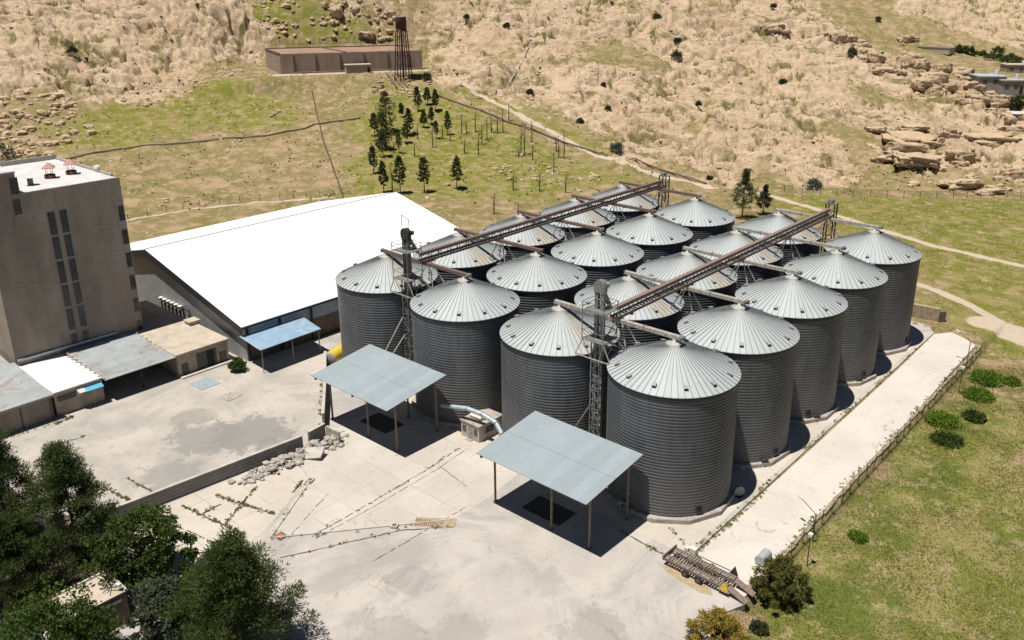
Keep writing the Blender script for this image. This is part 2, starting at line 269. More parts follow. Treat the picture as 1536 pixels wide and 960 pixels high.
def m_concrete(name, a, b, stain, joints=None, stain_amt=.5, grey=0., arcs=False, patch=None):
    k = NT(name); p = k.geo()
    n1 = k.noise(p, .12, 6, .62, .3); n2 = k.noise(p, .7, 7, .68, .2); n3 = k.noise(p, 5., 6, .7)
    c = k.mix(k.ramp(n1, .36, .66), a, b)
    c = k.mix(k.ramp(n2, .55, .74, 0, stain_amt), c, stain)
    c = k.mix(k.ramp(n3, .5, .78, 0, .28), c, tuple(x*.62 for x in b))
    # tyre dust streaks and grey worn patches
    c = k.mix(k.ramp(k.noise(p, .075, 7, .72, 1.1), .47, .60, 0, grey), c, (.27,.26,.245))
    blot = k.ramp(k.noise(k.mapv(p, (1,1,1), (0,0,.4)), .32, 6, .78, 1.0), .60, .67, 0, .5)
    c = k.mix(blot, c, (.20,.18,.155))
    wp = k.n('ShaderNodeVectorMath', operation='ADD'); nv = k.n('ShaderNodeTexNoise'); k.set(nv, 'Vector', p); nv.inputs['Scale'].default_value = .35; nv.inputs['Detail'].default_value = 5
    sc_ = k.n('ShaderNodeVectorMath', operation='SCALE'); k.set(sc_, 0, nv.outputs['Color']); sc_.inputs['Scale'].default_value = 5.; k.set(wp, 0, p); k.set(wp, 1, sc_.outputs[0])
    cr = k.ramp(k.voro(wp.outputs[0], .11, 'DISTANCE_TO_EDGE'), .002, .008, .45, 0)
    c = k.mix(k.math('MULTIPLY', cr, k.ramp(k.noise(p, .09, 3, .6), .52, .66)), c, (.2,.165,.12))
    fine = k.ramp(k.noise(p, 14., 4, .8), .62, .75, 0, .35)
    c = k.mix(fine, c, (.27,.235,.20))
    for (qx, qy, qr, st) in (patch or []):
        ps = k.n('ShaderNodeVectorMath', operation='SUBTRACT'); k.set(ps, 0, p); ps.inputs[1].default_value = (qx, qy, 0.)
        ln_ = k.n('ShaderNodeVectorMath', operation='LENGTH'); k.set(ln_, 0, ps.outputs[0])
        dd = k.math('ADD', ln_.outputs['Value'], k.math('MULTIPLY', k.math('SUBTRACT', k.noise(p, .3, 8, .78, .8), .5), qr*3.2))
        c = k.mix(k.ramp(dd, qr*.75, qr*1.1, st, 0), c, k.mix(n3, (.26,.25,.235), (.20,.19,.18)))
    if arcs:
        ps = k.n('ShaderNodeVectorMath', operation='SUBTRACT'); k.set(ps, 0, p); ps.inputs[1].default_value = (46., -31., 0.)
        wv = k.n('ShaderNodeTexWave', wave_type='RINGS', rings_direction='Z'); k.set(wv, 'Vector', ps.outputs[0]); wv.inputs['Scale'].default_value = .42; wv.inputs['Distortion'].default_value = 5.5; wv.inputs['Detail'].default_value = 4; wv.inputs['Detail Scale'].default_value = .6
        am = k.math('MULTIPLY', k.ramp(wv.outputs['Fac'], .55, .95), k.ramp(k.noise(p, .16, 4, .65), .48, .68, 0, .22))
        c = k.mix(am, c, (.29,.265,.24))
    if joints:
        x, y, z = k.sep(p); wob = k.math('MULTIPLY', k.math('SUBTRACT', n2, .5), .4)
        for s_, per, off in ((x, joints[0], joints[2]), (y, joints[1], joints[3])):
            f = k.math('FRACT', k.math('DIVIDE', k.math('ADD', k.math('ADD', s_, wob), off), per))
            e = k.math('ABSOLUTE', k.math('SUBTRACT', f, .5))
            ln = k.ramp(e, .5-.07/per, .5-.02/per, 0, .6)
            c = k.mix(k.math('MULTIPLY', ln, k.ramp(k.noise(p, .45, 5, .75), .40, .62, .12, 1)), c, (.22,.185,.135))
        cell = k.n('ShaderNodeTexWhiteNoise', noise_dimensions='2D'); cb = k.n('ShaderNodeCombineXYZ')
        k.set(cb, 0, k.math('FLOOR', k.math('ADD', k.math('DIVIDE', k.math('ADD', x, joints[2]), joints[0]), .0))); k.set(cb, 1, k.math('FLOOR', k.math('DIVIDE', k.math('ADD', y, joints[3]), joints[1]))); k.set(cell, 'Vector', cb.outputs[0])
        c = k.mix(k.math('MULTIPLY', cell.outputs['Value'], .22), c, (.36,.31,.26))
    k.bump(k.math('ADD', n3, n2), .25, .04)
    return k.fin(c, .9, 0, .2)
def m_silo_wall():
    k = NT('galvanised_wall'); o = k.tc(); x, y, z = k.sep(o)
    oi = k.n('ShaderNodeObjectInfo').outputs['Random']
    n1 = k.noise(k.mapv(o, (1,1,.25)), .9, 6, .65); n2 = k.noise(o, 3., 5, .7); n3 = k.noise(k.mapv(o, (3,3,.15)), .8, 4, .6)
    c = k.mix(k.ramp(n1, .35, .65), (.132,.140,.150), (.095,.101,.110))
    c = k.mix(k.ramp(n3, .5, .7, 0, .3), c, (.17,.168,.166))
    an = k.math('FLOOR', k.math('MULTIPLY', k.math('ADD', k.math('ARCTAN2', y, x), k.math('MULTIPLY', k.math('FLOOR', k.math('MULTIPLY', z, .9)), 1.7)), 2.6))
    wn = k.n('ShaderNodeTexWhiteNoise', noise_dimensions='3D'); cb = k.n('ShaderNodeCombineXYZ'); k.set(cb, 0, an); k.set(cb, 1, k.math('FLOOR', k.math('MULTIPLY', z, .9))); k.set(cb, 2, oi); k.set(wn, 'Vector', cb.outputs[0])
    c = k.mix(k.math('MULTIPLY', wn.outputs['Value'], .32), c, (.085,.088,.094))
    dust = k.math('MULTIPLY', k.ramp(z, 9., .6, 0, 1), k.ramp(n1, .3, .75, .25, .8))
    c = k.mix(dust, c, (.19,.178,.16))
    c = k.mix(k.ramp(n2, .66, .76, 0, .35), c, (.24,.235,.23))
    c = k.mix(k.math('MULTIPLY', oi, .3), c, (.07,.07,.075))
    return k.fin(c, k.ramp(n2, .3, .7, .45, .62), .3)
def m_silo_roof(name, dusty):
    k = NT(name); o = k.tc(); x, y, z = k.sep(o)
    oi = k.n('ShaderNodeObjectInfo').outputs['Random']
    at = k.math('ARCTAN2', y, x); pan = k.math('FLOOR', k.math('MULTIPLY', at, 60/(2*PI)))
    wn = k.n('ShaderNodeTexWhiteNoise', noise_dimensions='2D')
    cb = k.n('ShaderNodeCombineXYZ'); k.set(cb, 0, pan); k.set(cb, 1, oi); k.set(wn, 'Vector', cb.outputs[0])
    n1 = k.noise(o, .8, 6, .65); n2 = k.noise(o, 4., 5, .7)
    c = k.mix(wn.outputs['Value'], (.435,.465,.468), (.39,.42,.426))
    c = k.mix(k.ramp(n1, .45, .72, 0, .5), c, (.35,.375,.378))
    c = k.mix(k.ramp(n2, .6, .75, 0, .35), c, (.36,.34,.30))
    c = k.mix(k.ramp(z, 17.2, 17.95, 0, .45), c, (.44,.41,.34))
    c = k.mix(k.math('MULTIPLY', oi, .18), c, (.38,.39,.385))
    if dusty:
        s = k.ramp(k.math('ABSOLUTE', k.math('ADD', at, .2)), .08, .42, 1, 0)
        c = k.mix(k.math('MULTIPLY', s, k.ramp(n1, .35, .62, .15, .85)), c, (.40,.325,.23))
    return k.fin(c, .6, .08)
def m_corr(name, a, b, per, axis, rough=.45, metal=.3, stain=None, amt=.4, bump=.5):
    "sheet metal pressed in ribs along one axis"
    k = NT(name); o = k.tc(); s = k.sep(o)[axis]
    n1 = k.noise(o, .5, 6, .65); n2 = k.noise(o, 3, 5, .7)
    c = k.mix(k.ramp(n1, .35, .68), a, b)
    sh = k.n('ShaderNodeTexWhiteNoise', noise_dimensions='1D'); k.set(sh, 'W', k.math('FLOOR', k.math('DIVIDE', s, per*5)))
    c = k.mix(k.math('MULTIPLY', sh.outputs['Value'], .28), c, tuple(x*.6 for x in b))
    if stain:
        c = k.mix(k.ramp(k.noise(o, .33, 6, .72, .8), .50, .63, 0, amt), c, stain)
        c = k.mix(k.ramp(n2, .62, .72, 0, amt*.7), c, tuple(x*.7 for x in stain))
    f = k.math('SINE', k.math('MULTIPLY', s, 2*PI/per))
    k.bump(f, bump, per*.25)
    return k.fin(c, rough, metal)
def m_leaf(name, a, b, c_=None, sc=.5):
    k = NT(name); o = k.tc(); oi = k.n('ShaderNodeObjectInfo').outputs['Random']
    c = k.mix(k.ramp(k.noise(o, sc, 4, .7), .35, .65), a, b)
    if c_: c = k.mix(k.ramp(k.noise(o, sc*3.1, 3, .7), .55, .7), c, c_)
    c = k.mix(k.math('MULTIPLY', oi, .25), c, tuple(x*.6 for x in b))
    k.fin(c, .7, 0, .25)
    tr = k.n('ShaderNodeBsdfTranslucent'); k.set(tr, 'Color', c); mx = k.n('ShaderNodeMixShader'); mx.inputs[0].default_value = .38
    k.t.links.new(k.b.outputs[0], mx.inputs[1]); k.t.links.new(tr.outputs[0], mx.inputs[2]); k.t.links.new(mx.outputs[0], k.out.inputs[0])
    return k.m
def m_facade():
    k = NT('grey_render'); o = k.tc()
    n1 = k.noise(k.mapv(o, (1,1,.35)), .16, 6, .65); n2 = k.noise(k.mapv(o, (1,1,.12)), 1.2, 6, .7); n3 = k.noise(o, 5, 6, .7)
    x, y, z = k.sep(o)
    c = k.mix(k.ramp(n1, .36, .66), (.40,.33,.265), (.265,.218,.172))
    streak = k.math('MULTIPLY', k.ramp(n2, .55, .72), k.ramp(z, 15., 24., .1, .8))
    c = k.mix(streak, c, (.16,.14,.12))
    c = k.mix(k.ramp(n3, .56, .72, 0, .35), c, (.33,.285,.235))
    hb = k.noise(k.mapv(o, (.25,.25,2.2)), 1.1, 6, .7); c = k.mix(k.ramp(hb, .5, .68, 0, .4), c, (.20,.165,.13))
    c = k.mix(k.ramp(k.noise(o, .28, 6, .7, .6), .56, .66, 0, .45), c, (.36,.31,.25))
    k.bump(k.math('ADD', n3, hb), .5, .06)
    return k.fin(c, .92, 0, .2)
def m_glass(name='dark_window_glass'):
    k = NT(name); o = k.tc()
    return k.fin(k.mix(k.ramp(k.noise(o, 1.3, 3, .6), .4, .6), (.028,.028,.032), (.055,.055,.055)), .2, 0, .5)
M = dict(
 terrain=m_terrain(),
 yard=m_concrete('worn_concrete', (.47,.43,.39), (.40,.366,.335), (.34,.31,.275), None, .6, .5, True, [(47,-33,3.,.4),(38,-30,2.5,.4),(56,-24,3,.45),(44,-38,4,.35)]),
 lyard=m_concrete('grey_stained_concrete', (.48,.43,.375), (.37,.34,.305), (.25,.24,.225), None, .7, .45, False, [(-2.5,-29,4.5,.75),(1,-24,5,.85),(2.5,-36,3.5,.6),(5.2,-24.5,2.,.7),(-9,-27,3.,.5)]),
 slab=m_concrete('jointed_concrete', (.54,.488,.437), (.47,.424,.375), (.40,.35,.295), (4.6,3.7,1.2,.6), .45, .08),
 slab2=m_concrete('cracked_slab', (.55,.495,.43), (.475,.425,.365), (.40,.34,.26), (6.2,4.4,2.0,1.0), .5, .05),
 strip=m_concrete('pale_concrete', (.58,.53,.475), (.53,.48,.425), (.46,.41,.355), None, .35, .12),
 plinth=plain('plinth_concrete', (.42,.37,.32), .9, 0, .4, 1.5),
 wall=m_silo_wall(), roof=m_silo_roof('galvanised_roof', False), roofd=m_silo_roof('dusty_galvanised_roof', True),
 rib=plain('roof_rib_metal', (.25,.26,.26), .5, .3, .3, 2),  # darker than the roof sheets: shaded rib sides painted into the colour
 ring=plain('dark_metal_and_eave_shade', (.07,.072,.078), .6, .4, .3, 2),  # eave band's dark tone is painted overhang shade; door frames share it
 cap=plain('dusty_cap', (.42,.41,.375), .6, .1, .35, 3),
 vent=plain('vent_metal', (.40,.41,.405), .6, .3, .35, 6), dark=plain('dark_opening', (.02,.02,.022), .9),
 rust=plain('rusty_steel', (.21,.135,.105), .85, .2, .5, 4, (.12,.085,.075)),
 rustr=plain('red_brown_steel', (.29,.20,.165), .8, .2, .4, 3, (.19,.14,.12)),
 steel=plain('dull_steel', (.32,.32,.31), .6, .5, .45, 3), steelp=plain('pale_galvanised_steel', (.50,.49,.46), .6, .3, .4, 2.5, (.33,.27,.21)),
 black=plain('dark_steel', (.055,.052,.05), .7, .3, .4, 5),
 can=m_corr('blue_grey_sheet', (.345,.40,.425), (.315,.37,.40), .25, 0, .55, .15, (.30,.35,.36), .5, .35),
 post=plain('mottled_post_paint', (.30,.25,.17), .8, .1, .55, 5, (.10,.085,.07)),
 white=plain('white_roof_sheet', (.86,.86,.85), .55, 0, .04, .3),
 fascia=plain('black_fascia', (.02,.021,.025), .6, 0, .3, 2),
 wgrey=m_corr('grey_wall_sheet', (.40,.41,.405), (.33,.34,.335), .35, 0, .5, .2, (.36,.32,.25), .4),
 wblue=m_corr('blue_wall_sheet', (.30,.40,.50), (.24,.33,.43), .35, 1, .5, .2, (.32,.36,.38), .4),
 wbrown=plain('brown_brick_base', (.16,.125,.095), .9, 0, .35, 1.5),
 blue=m_corr('blue_corrugated_sheet', (.25,.41,.58), (.36,.50,.62), .3, 1, .45, .2, (.50,.56,.60), .6),
 tin=m_corr('rust_spotted_tin', (.42,.45,.46), (.36,.385,.395), .3, 0, .6, .25, (.30,.17,.11), .5),
 tin2=m_corr('old_wall_sheet', (.30,.265,.225), (.24,.21,.175), .4, 1, .7, .1, (.20,.15,.11), .4),
 facade=m_facade(), glass=m_glass(),
 frame=plain('window_bar', (.10,.10,.10), .7), lintel=plain('lintel_concrete', (.33,.29,.25), .9, 0, .3, 2),
 roofc=plain('grey_white_roof', (.60,.59,.575), .85, 0, .22, .4), para=plain('parapet', (.42,.39,.35), .9, 0, .3, 1.),
 tanroof=plain('tan_concrete_roof', (.50,.425,.335), .9, 0, .25, .5), tanwall=plain('tan_plaster', (.40,.325,.24), .9, 0, .3, .8),
 wroof=plain('white_membrane', (.72,.71,.69), .8, 0, .12, .6),
 door=plain('dark_green_door', (.085,.09,.075), .7, 0, .35, 2), cyan=plain('cyan_awning', (.10,.42,.60), .5, 0, .2, 3),
 block=m_corr('grey_block_wall', (.245,.235,.23), (.19,.185,.18), .4, 2, .9, 0., (.30,.28,.25), .4, .25),
 coping=plain('light_coping', (.50,.46,.41), .9, 0, .25, 1), rubble=plain('rubble_concrete', (.44,.40,.35), .95, 0, .45, 1.2, None, 'W'),
 hut=plain('hut_plaster', (.50,.44,.38), .9, 0, .25, 1.2), duct=plain('pale_blue_duct', (.42,.50,.53), .5, .3, .25, 2),
 tube=plain('white_tube', (.66,.63,.57), .6, 0, .25, 2), yellow=plain('yellow_paint', (.70,.50,.05), .55, 0, .25, 1.5), grey=plain('grey_paint', (.34,.34,.32), .6, 0, .3, 3),
 salmon=plain('salmon_sheet', (.50,.25,.20), .7, .1, .25, 3), brick=plain('red_brick_collar', (.16,.07,.05), .9, 0, .4, 4),
 green=plain('green_drum', (.08,.17,.10), .6, 0, .3, 3),
 bark=plain('bark', (.085,.065,.05), .95, 0, .45, 4), deadbark=plain('burnt_bark', (.07,.058,.05), .95, 0, .4, 4),
 pine=m_leaf('pine_needles', (.075,.105,.032), (.10,.13,.04), (.14,.155,.05)), pineg=m_leaf('grey_pine_needles', (.09,.108,.06), (.12,.13,.08)),
 pined=m_leaf('dark_pine_needles', (.058,.085,.022), (.085,.115,.03), (.12,.14,.042)),
 leaf=m_leaf('broad_leaves', (.055,.09,.016), (.085,.125,.026), (.135,.165,.04)), leafg=m_leaf('silver_leaves', (.085,.105,.06), (.12,.14,.085)),
 willow=m_leaf('olive_leaves', (.10,.11,.024), (.14,.14,.034), (.20,.175,.05)), gold=m_leaf('golden_leaves', (.38,.27,.05), (.27,.21,.045), (.46,.34,.09)),
 shrub=m_leaf('shrub_leaves', (.05,.065,.025), (.075,.088,.035)), vivid=m_leaf('weed_leaves', (.13,.22,.02), (.17,.26,.03)), twig=m_leaf('dry_twigs', (.13,.10,.075), (.10,.08,.06)),
 grassb=m_leaf('grass_blades', (.15,.185,.034), (.25,.225,.075), (.35,.285,.14), .2), dryb=m_leaf('dry_weeds', (.30,.27,.10), (.20,.22,.05), None, .6),
 grey2=plain('dark_grey_steel', (.13,.125,.12), .65, .3, .4, 4), boulder=None, stone=plain('pale_stone', (.50,.40,.29), .95, 0, .4, .8, None, 'W'), stonew=plain('rubble_stone_wall', (.40,.32,.22), .95, 0, .5, 2.2, (.22,.18,.12)),
 resw=None, rusttank=plain('rust_tank', (.07,.035,.028), .8, .2, .35, 1.),
 fencep=plain('fence_post_rust', (.12,.095,.075), .85, .2, .4, 5), lampw=plain('lamp_white', (.70,.70,.68), .5),
 orange=plain('orange_cover', (.45,.15,.06), .8, 0, .3, 4), sand=plain('sand_deposit', (.42,.32,.20), .95, 0, .35, 2), rubber=plain('tyre_rubber', (.03,.03,.03), .85),
 wood=plain('weathered_planks', (.26,.215,.175), .9, 0, .5, 6, (.13,.105,.085)), ptank=plain('clear_plastic_tank', (.36,.39,.40), .35, 0, .15, 1),
 housew=plain('cinder_house', (.30,.27,.24), .9, 0, .3, 1), houser=plain('blue_grey_house_roof', (.45,.50,.54), .6, .1, .25, 1), solar=plain('grey_blue_panels', (.16,.19,.22), .4, 0, .4, .5),
)
def m_boulder():
    k = NT('boulder_rock'); p = k.geo(); n = k.noise(p, .5, 6, .65); n3 = k.noise(p, 2., 6, .7)
    c = k.mix(k.ramp(n, .35, .65), (.53,.405,.275), (.43,.315,.205)); c = k.mix(k.ramp(n3, .58, .72, 0, .6), c, (.28,.20,.125))
    k.bump(n3, .8, .3); return k.fin(c, .95, 0, .15)
M['boulder'] = m_boulder()
def m_resw():
    k = NT('weathered_reservoir_wall'); o = k.tc(); n = k.noise(k.mapv(o, (1,1,.1)), .5, 6, .7); n2 = k.noise(o, 1.5, 5, .7)
    c = k.mix(k.ramp(n, .38, .66), (.36,.275,.22), (.27,.20,.16)); c = k.mix(k.ramp(n2, .6, .72, 0, .4), c, (.20,.155,.125))
    return k.fin(c, .92, 0, .2)
M['resw'] = m_resw()

# ------------------------------------------------------------------ mesh helpers
class MB:
    def __init__(s): s.v = []; s.f = []; s.mi = []; s.sm = []
    def add(s, verts, faces, mi=0, smooth_=False):
        b = len(s.v); s.v.extend(tuple(map(float, v)) for v in verts)
        for f in faces: s.f.append(tuple(int(i)+b for i in f)); s.mi.append(mi); s.sm.append(smooth_)
        return s
    def box(s, c, d, rz=0., mi=0, rx=0., ry=0.):
        m = Matrix.Rotation(rz, 3, 'Z') @ Matrix.Rotation(ry, 3, 'Y') @ Matrix.Rotation(rx, 3, 'X'); c = Vector(c)
        vs = [c+m @ Vector((sx*d[0]/2, sy*d[1]/2, sz*d[2]/2)) for sz in (-1,1) for sy in (-1,1) for sx in (-1,1)]
        return s.add(vs, [(0,2,3,1),(4,5,7,6),(0,1,5,4),(2,6,7,3),(0,4,6,2),(1,3,7,5)], mi)
    def b2(s, x0, x1, y0, y1, z0, z1, mi=0):
        return s.box(((x0+x1)/2, (y0+y1)/2, (z0+z1)/2), (x1-x0, y1-y0, z1-z0), 0, mi)
    def beam(s, p, q, w, h=None, mi=0):
        p = Vector(p); q = Vector(q); h = h or w; d = (q-p); L = d.length
        if L < 1e-6: return s
        d /= L; up = Vector((0,0,1)) if abs(d.z) < .95 else Vector((0,1,0))
        a = d.cross(up).normalized(); b = a.cross(d)
        vs = [e+a*sx*w/2+b*sz*h/2 for e in (p, q) for sx, sz in ((-1,-1),(1,-1),(1,1),(-1,1))]
        return s.add(vs, [(3,2,1,0),(4,5,6,7),(0,1,5,4),(1,2,6,5),(2,3,7,6),(3,0,4,7)], mi)
    def tube(s, p, q, r, n=8, r2=None, mi=0, caps=True):
        p = Vector(p); q = Vector(q); r2 = r if r2 is None else r2; d = (q-p).normalized()
        up = Vector((0,0,1)) if abs(d.z) < .95 else Vector((0,1,0)); a = d.cross(up).normalized(); b = a.cross(d)
        vs = [e+(a*math.cos(2*PI*i/n)+b*math.sin(2*PI*i/n))*rr for e, rr in ((p,r),(q,r2)) for i in range(n)]
        s.add(vs, [(i,(i+1)%n,n+(i+1)%n,n+i) for i in range(n)], mi, n > 6)
        if caps: s.add(vs, [tuple(range(n))[::-1], tuple(range(n,2*n))], mi)
        return s
    def lathe(s, prof, n=48, c=(0,0,0), mi=0, smooth_=True, ph=0.):
        vs = [(c[0]+r*math.cos(ph+2*PI*i/n), c[1]+r*math.sin(ph+2*PI*i/n), c[2]+z) for r, z in prof for i in range(n)]
        fs = [(k*n+i, k*n+(i+1)%n, (k+1)*n+(i+1)%n, (k+1)*n+i) for k in range(len(prof)-1) for i in range(n)]
        return s.add(vs, fs, mi, smooth_)
    def prism(s, poly, z0, z1, mi=0):
        n = len(poly); a = sum(poly[i][0]*poly[(i+1)%n][1]-poly[(i+1)%n][0]*poly[i][1] for i in range(n))
        if a < 0: poly = poly[::-1]
        zz0 = z0 if isinstance(z0, (list,tuple)) else [z0]*n; zz1 = z1 if isinstance(z1, (list,tuple)) else [z1]*n
        vs = [(p[0],p[1],z) for p, z in zip(poly, zz0)]+[(p[0],p[1],z) for p, z in zip(poly, zz1)]
        return s.add(vs, [tuple(range(n))[::-1], tuple(range(n,2*n))]+[(i,(i+1)%n,n+(i+1)%n,n+i) for i in range(n)], mi)
    def build(s, name, mats, parent=None, loc=(0,0,0)):
        me = bpy.data.meshes.new(name); me.from_pydata(s.v, [], s.f)
        for m in (mats if isinstance(mats, (list,tuple)) else [mats]): me.materials.append(m)
        if any(s.mi): me.polygons.foreach_set('material_index', s.mi)
        me.polygons.foreach_set('use_smooth', s.sm); me.update()
        return link(name, me, parent, loc)
def link(name, me, parent=None, loc=(0,0,0)):
    o = bpy.data.objects.new(name, me); C.objects.link(o); o.location = loc
    if parent is not None: o.parent = parent
    return o
def np_mesh(name, v, f, mat, smooth_=False):
    "big mesh from arrays; f is (n,k)"
    me = bpy.data.meshes.new(name); v = np.asarray(v, np.float32); f = np.asarray(f, np.int32); k = f.shape[1]
    me.vertices.add(len(v)); me.vertices.foreach_set('co', v.ravel())
    me.loops.add(f.size); me.loops.foreach_set('vertex_index', f.ravel())
    me.polygons.add(len(f)); me.polygons.foreach_set('loop_start', np.arange(0, f.size, k, dtype=np.int32))
    me.polygons.foreach_set('use_smooth', np.full(len(f), smooth_)); me.materials.append(mat); me.update(calc_edges=True)
    return me
def tag(o, label=None, cat=None, group=None, kind=None):
    if label: o['label'] = label
    if cat: o['category'] = cat
    if group: o['group'] = group
    if kind: o['kind'] = kind
    return o
def thing(name, label, cat, loc=(0,0,0), rz=0., group=None):
    o = bpy.data.objects.new(name, None); C.objects.link(o); o.location = loc; o.rotation_euler = (0,0,rz); o.empty_display_size = .3
    return tag(o, label, cat, group)
def dup(o, loc=None, rz=None, label=None, group=None, parent=None, cat=None):
    c = o.copy(); C.objects.link(c)
    if parent is not None: c.parent = parent
    if loc is not None: c.location = loc
    if rz is not None: c.rotation_euler = (0,0,rz)
    if label: c['label'] = label
    if group: c['group'] = group
    if cat: c['category'] = cat
    for ch in list(o.children): dup(ch, parent=c)
    return c

# ------------------------------------------------------------------ camera, light
CAM = (92.70, -75.19, 54.76)
cd = bpy.data.cameras.new('camera'); cam = bpy.data.objects.new('camera', cd); C.objects.link(cam)
cam.location = CAM; cam.rotation_euler = (R(90-19.257), 0, R(40.694))
cd.sensor_width = 36; cd.lens = 36*1300.12/1536; cd.shift_x = -35.27/1536; cd.shift_y = -55.476/1536
cd.clip_start = 1; cd.clip_end = 9000
bpy.context.scene.camera = cam
SH = Vector((.07, .285, -1.)).normalized()
sl = bpy.data.lights.new('sun', 'SUN'); sl.energy = 5.0; sl.angle = R(.53); sl.color = (1., .955, .88)
so = bpy.data.objects.new('sun', sl); C.objects.link(so); so.rotation_euler = SH.to_track_quat('-Z', 'Y').to_euler()
w = bpy.data.worlds.new('World'); bpy.context.scene.world = w; w.use_nodes = True
nt = w.node_tree; bg = nt.nodes['Background']; sky = nt.nodes.new('ShaderNodeTexSky'); sky.sky_type = 'NISHITA'; sky.sun_disc = False
sky.sun_elevation = math.asin(-SH.z); sky.sun_rotation = math.atan2(-SH.x, -SH.y); sky.altitude = 2600; sky.air_density = .7; sky.dust_density = .2
nt.links.new(sky.outputs[0], bg.inputs[0]); bg.inputs[1].default_value = .05
vs = bpy.context.scene.view_settings; vs.view_transform = 'Standard'; vs.look = 'None'; vs.exposure = .2; vs.gamma = 1; vs.use_curve_mapping = False
bpy.context.scene.cycles.max_bounces = 5; bpy.context.scene.cycles.diffuse_bounces = 2

# ------------------------------------------------------------------ ground
def build_terrain():
    fine = np.arange(-41, 41.01, .072); az = np.concatenate([np.arange(-100, -41, 1.5), fine, np.arange(41.5, 101, 1.5)])
    ds = [14.]
    while ds[-1] < 6000:
        d = ds[-1]
        st = .75 if d < 200 else .55 if d < 440 else 1.1 if d < 760 else d*.05
        ds.append(d+st)
    ds = np.array(ds); yaw = -R(40.694)
    A, Dm = np.meshgrid(R(1)*az+yaw, ds)
    x = CAM[0]+np.sin(A)*Dm; y = CAM[1]+np.cos(A)*Dm
    sh = x.shape; x = x.ravel(); y = y.ravel()
    h, rock = surface(x, y); veg = surface.veg
    nz = fbm(x/12, y/12, 3, 201)*5+fbm(x/4, y/4, 2, 211)*1.6
    green = np.zeros(x.shape)
    for p in DATA['GREEN']: green = np.maximum(green, smooth(-6, 6, sdist(p, x, y)+nz))
    lush = np.zeros(x.shape)
    for p in DATA['LUSH']: lush = np.maximum(lush, smooth(-7, 5, sdist(p, x, y)+nz*.9))
    path = np.zeros(x.shape)
    for pl, wd in DATA['PATHS']: path = np.maximum(path, 1-smooth(wd*.6, wd*1.5, pdist(pl, x, y)+nz*.08))
    s_ = 0.489*(x+192.3)+0.873*(y-112.1); t_ = -0.873*(x+192.3)+0.489*(y-112.1)
    path = np.maximum(path, .9*smooth(-6, -2, s_)*(1-smooth(56, 60, s_))*smooth(-7.5, -6, t_)*(1-smooth(-1, 0, t_)))
    n, m = sh; idx = np.arange(n*m).reshape(n, m)
    f = np.stack([idx[:-1,:-1], idx[:-1,1:], idx[1:,1:], idx[1:,:-1]], -1).reshape(-1, 4)[:, ::-1]
    me = np_mesh('terrain', np.stack([x, y, h], -1), f, M['terrain'], True)
    for nm, a in (('rock', rock), ('green', green), ('lush', lush), ('path', path), ('veg', veg)):
        at = me.attributes.new(nm, 'FLOAT', 'POINT'); at.data.foreach_set('value', a.astype(np.float32))
    o = link('terrain', me); tag(o, None, None, None, 'structure')
build_terrain()
def sheet(name, poly, z, mat, th=.3):
    o = MB().prism(poly, z-th, z).build(name, mat); tag(o, None, None, None, 'structure'); return o
sheet('yard', YARD, .0, M['yard'], .6)
sheet('yard_pavement', [(-18.4,-11.4),(-18.4,66),(-9,66),(-8.6,-6.5),(6.3,-17.3),(8.7,-20),(6.9,-43.8),(6.2,-52),(-21.2,-52),(-21.2,-11.6)], .012, M['lyard'], .1)
sheet('slab_pavement', [(8.3,-9.2),(33.3,-9.2),(34.2,-15.2),(34.0,-20.8),(21.8,-35.2),(20.9,-34.7),(15.7,-25.6),(12.2,-24.6),(10.2,-17.5),(7.2,-17.6)], .018, M['slab'], .1)
sheet('apron', [(-8.5,-8.6),(56.2,-9.6),(55.9,66.8),(-8.5,66.8)], .014, M['slab2'], .1)
sheet('broken_pavement', [(7.4,-47),(9.5,-23.0),(12.2,-25.0),(15.4,-25.9),(20.5,-34.9),(21.9,-41),(20.6,-47)], .020, M['slab2'], .1)
M['soil'] = plain('soil_and_painted_tree_shade', (.085,.065,.045), .95, 0, .4, 1.2, None, 'W')  # soil darkened to carry the trees' shade; pavement joints share it
sheet('painted_shade_soil_bed', [(-8,-49.5),(6.2,-50.2),(8.6,-46.8),(12.5,-46.2),(16.8,-48.5),(18.2,-51),(18.6,-57),(24,-60),(24,-66),(-8,-66)], .03, M['soil'], .1)  # deep shade under the trees painted as a dark soil sheet
sheet('sand_patch', [(55.2,-12.6),(56.4,-13.1),(58.4,-13.4),(60.2,-13.6),(61.4,-13.2),(60.8,-12.4),(58.6,-12.0),(56.2,-11.9)], .022, M['sand'], .05)
sheet('concrete_strip', STRIP, .05, M['strip'], .9)

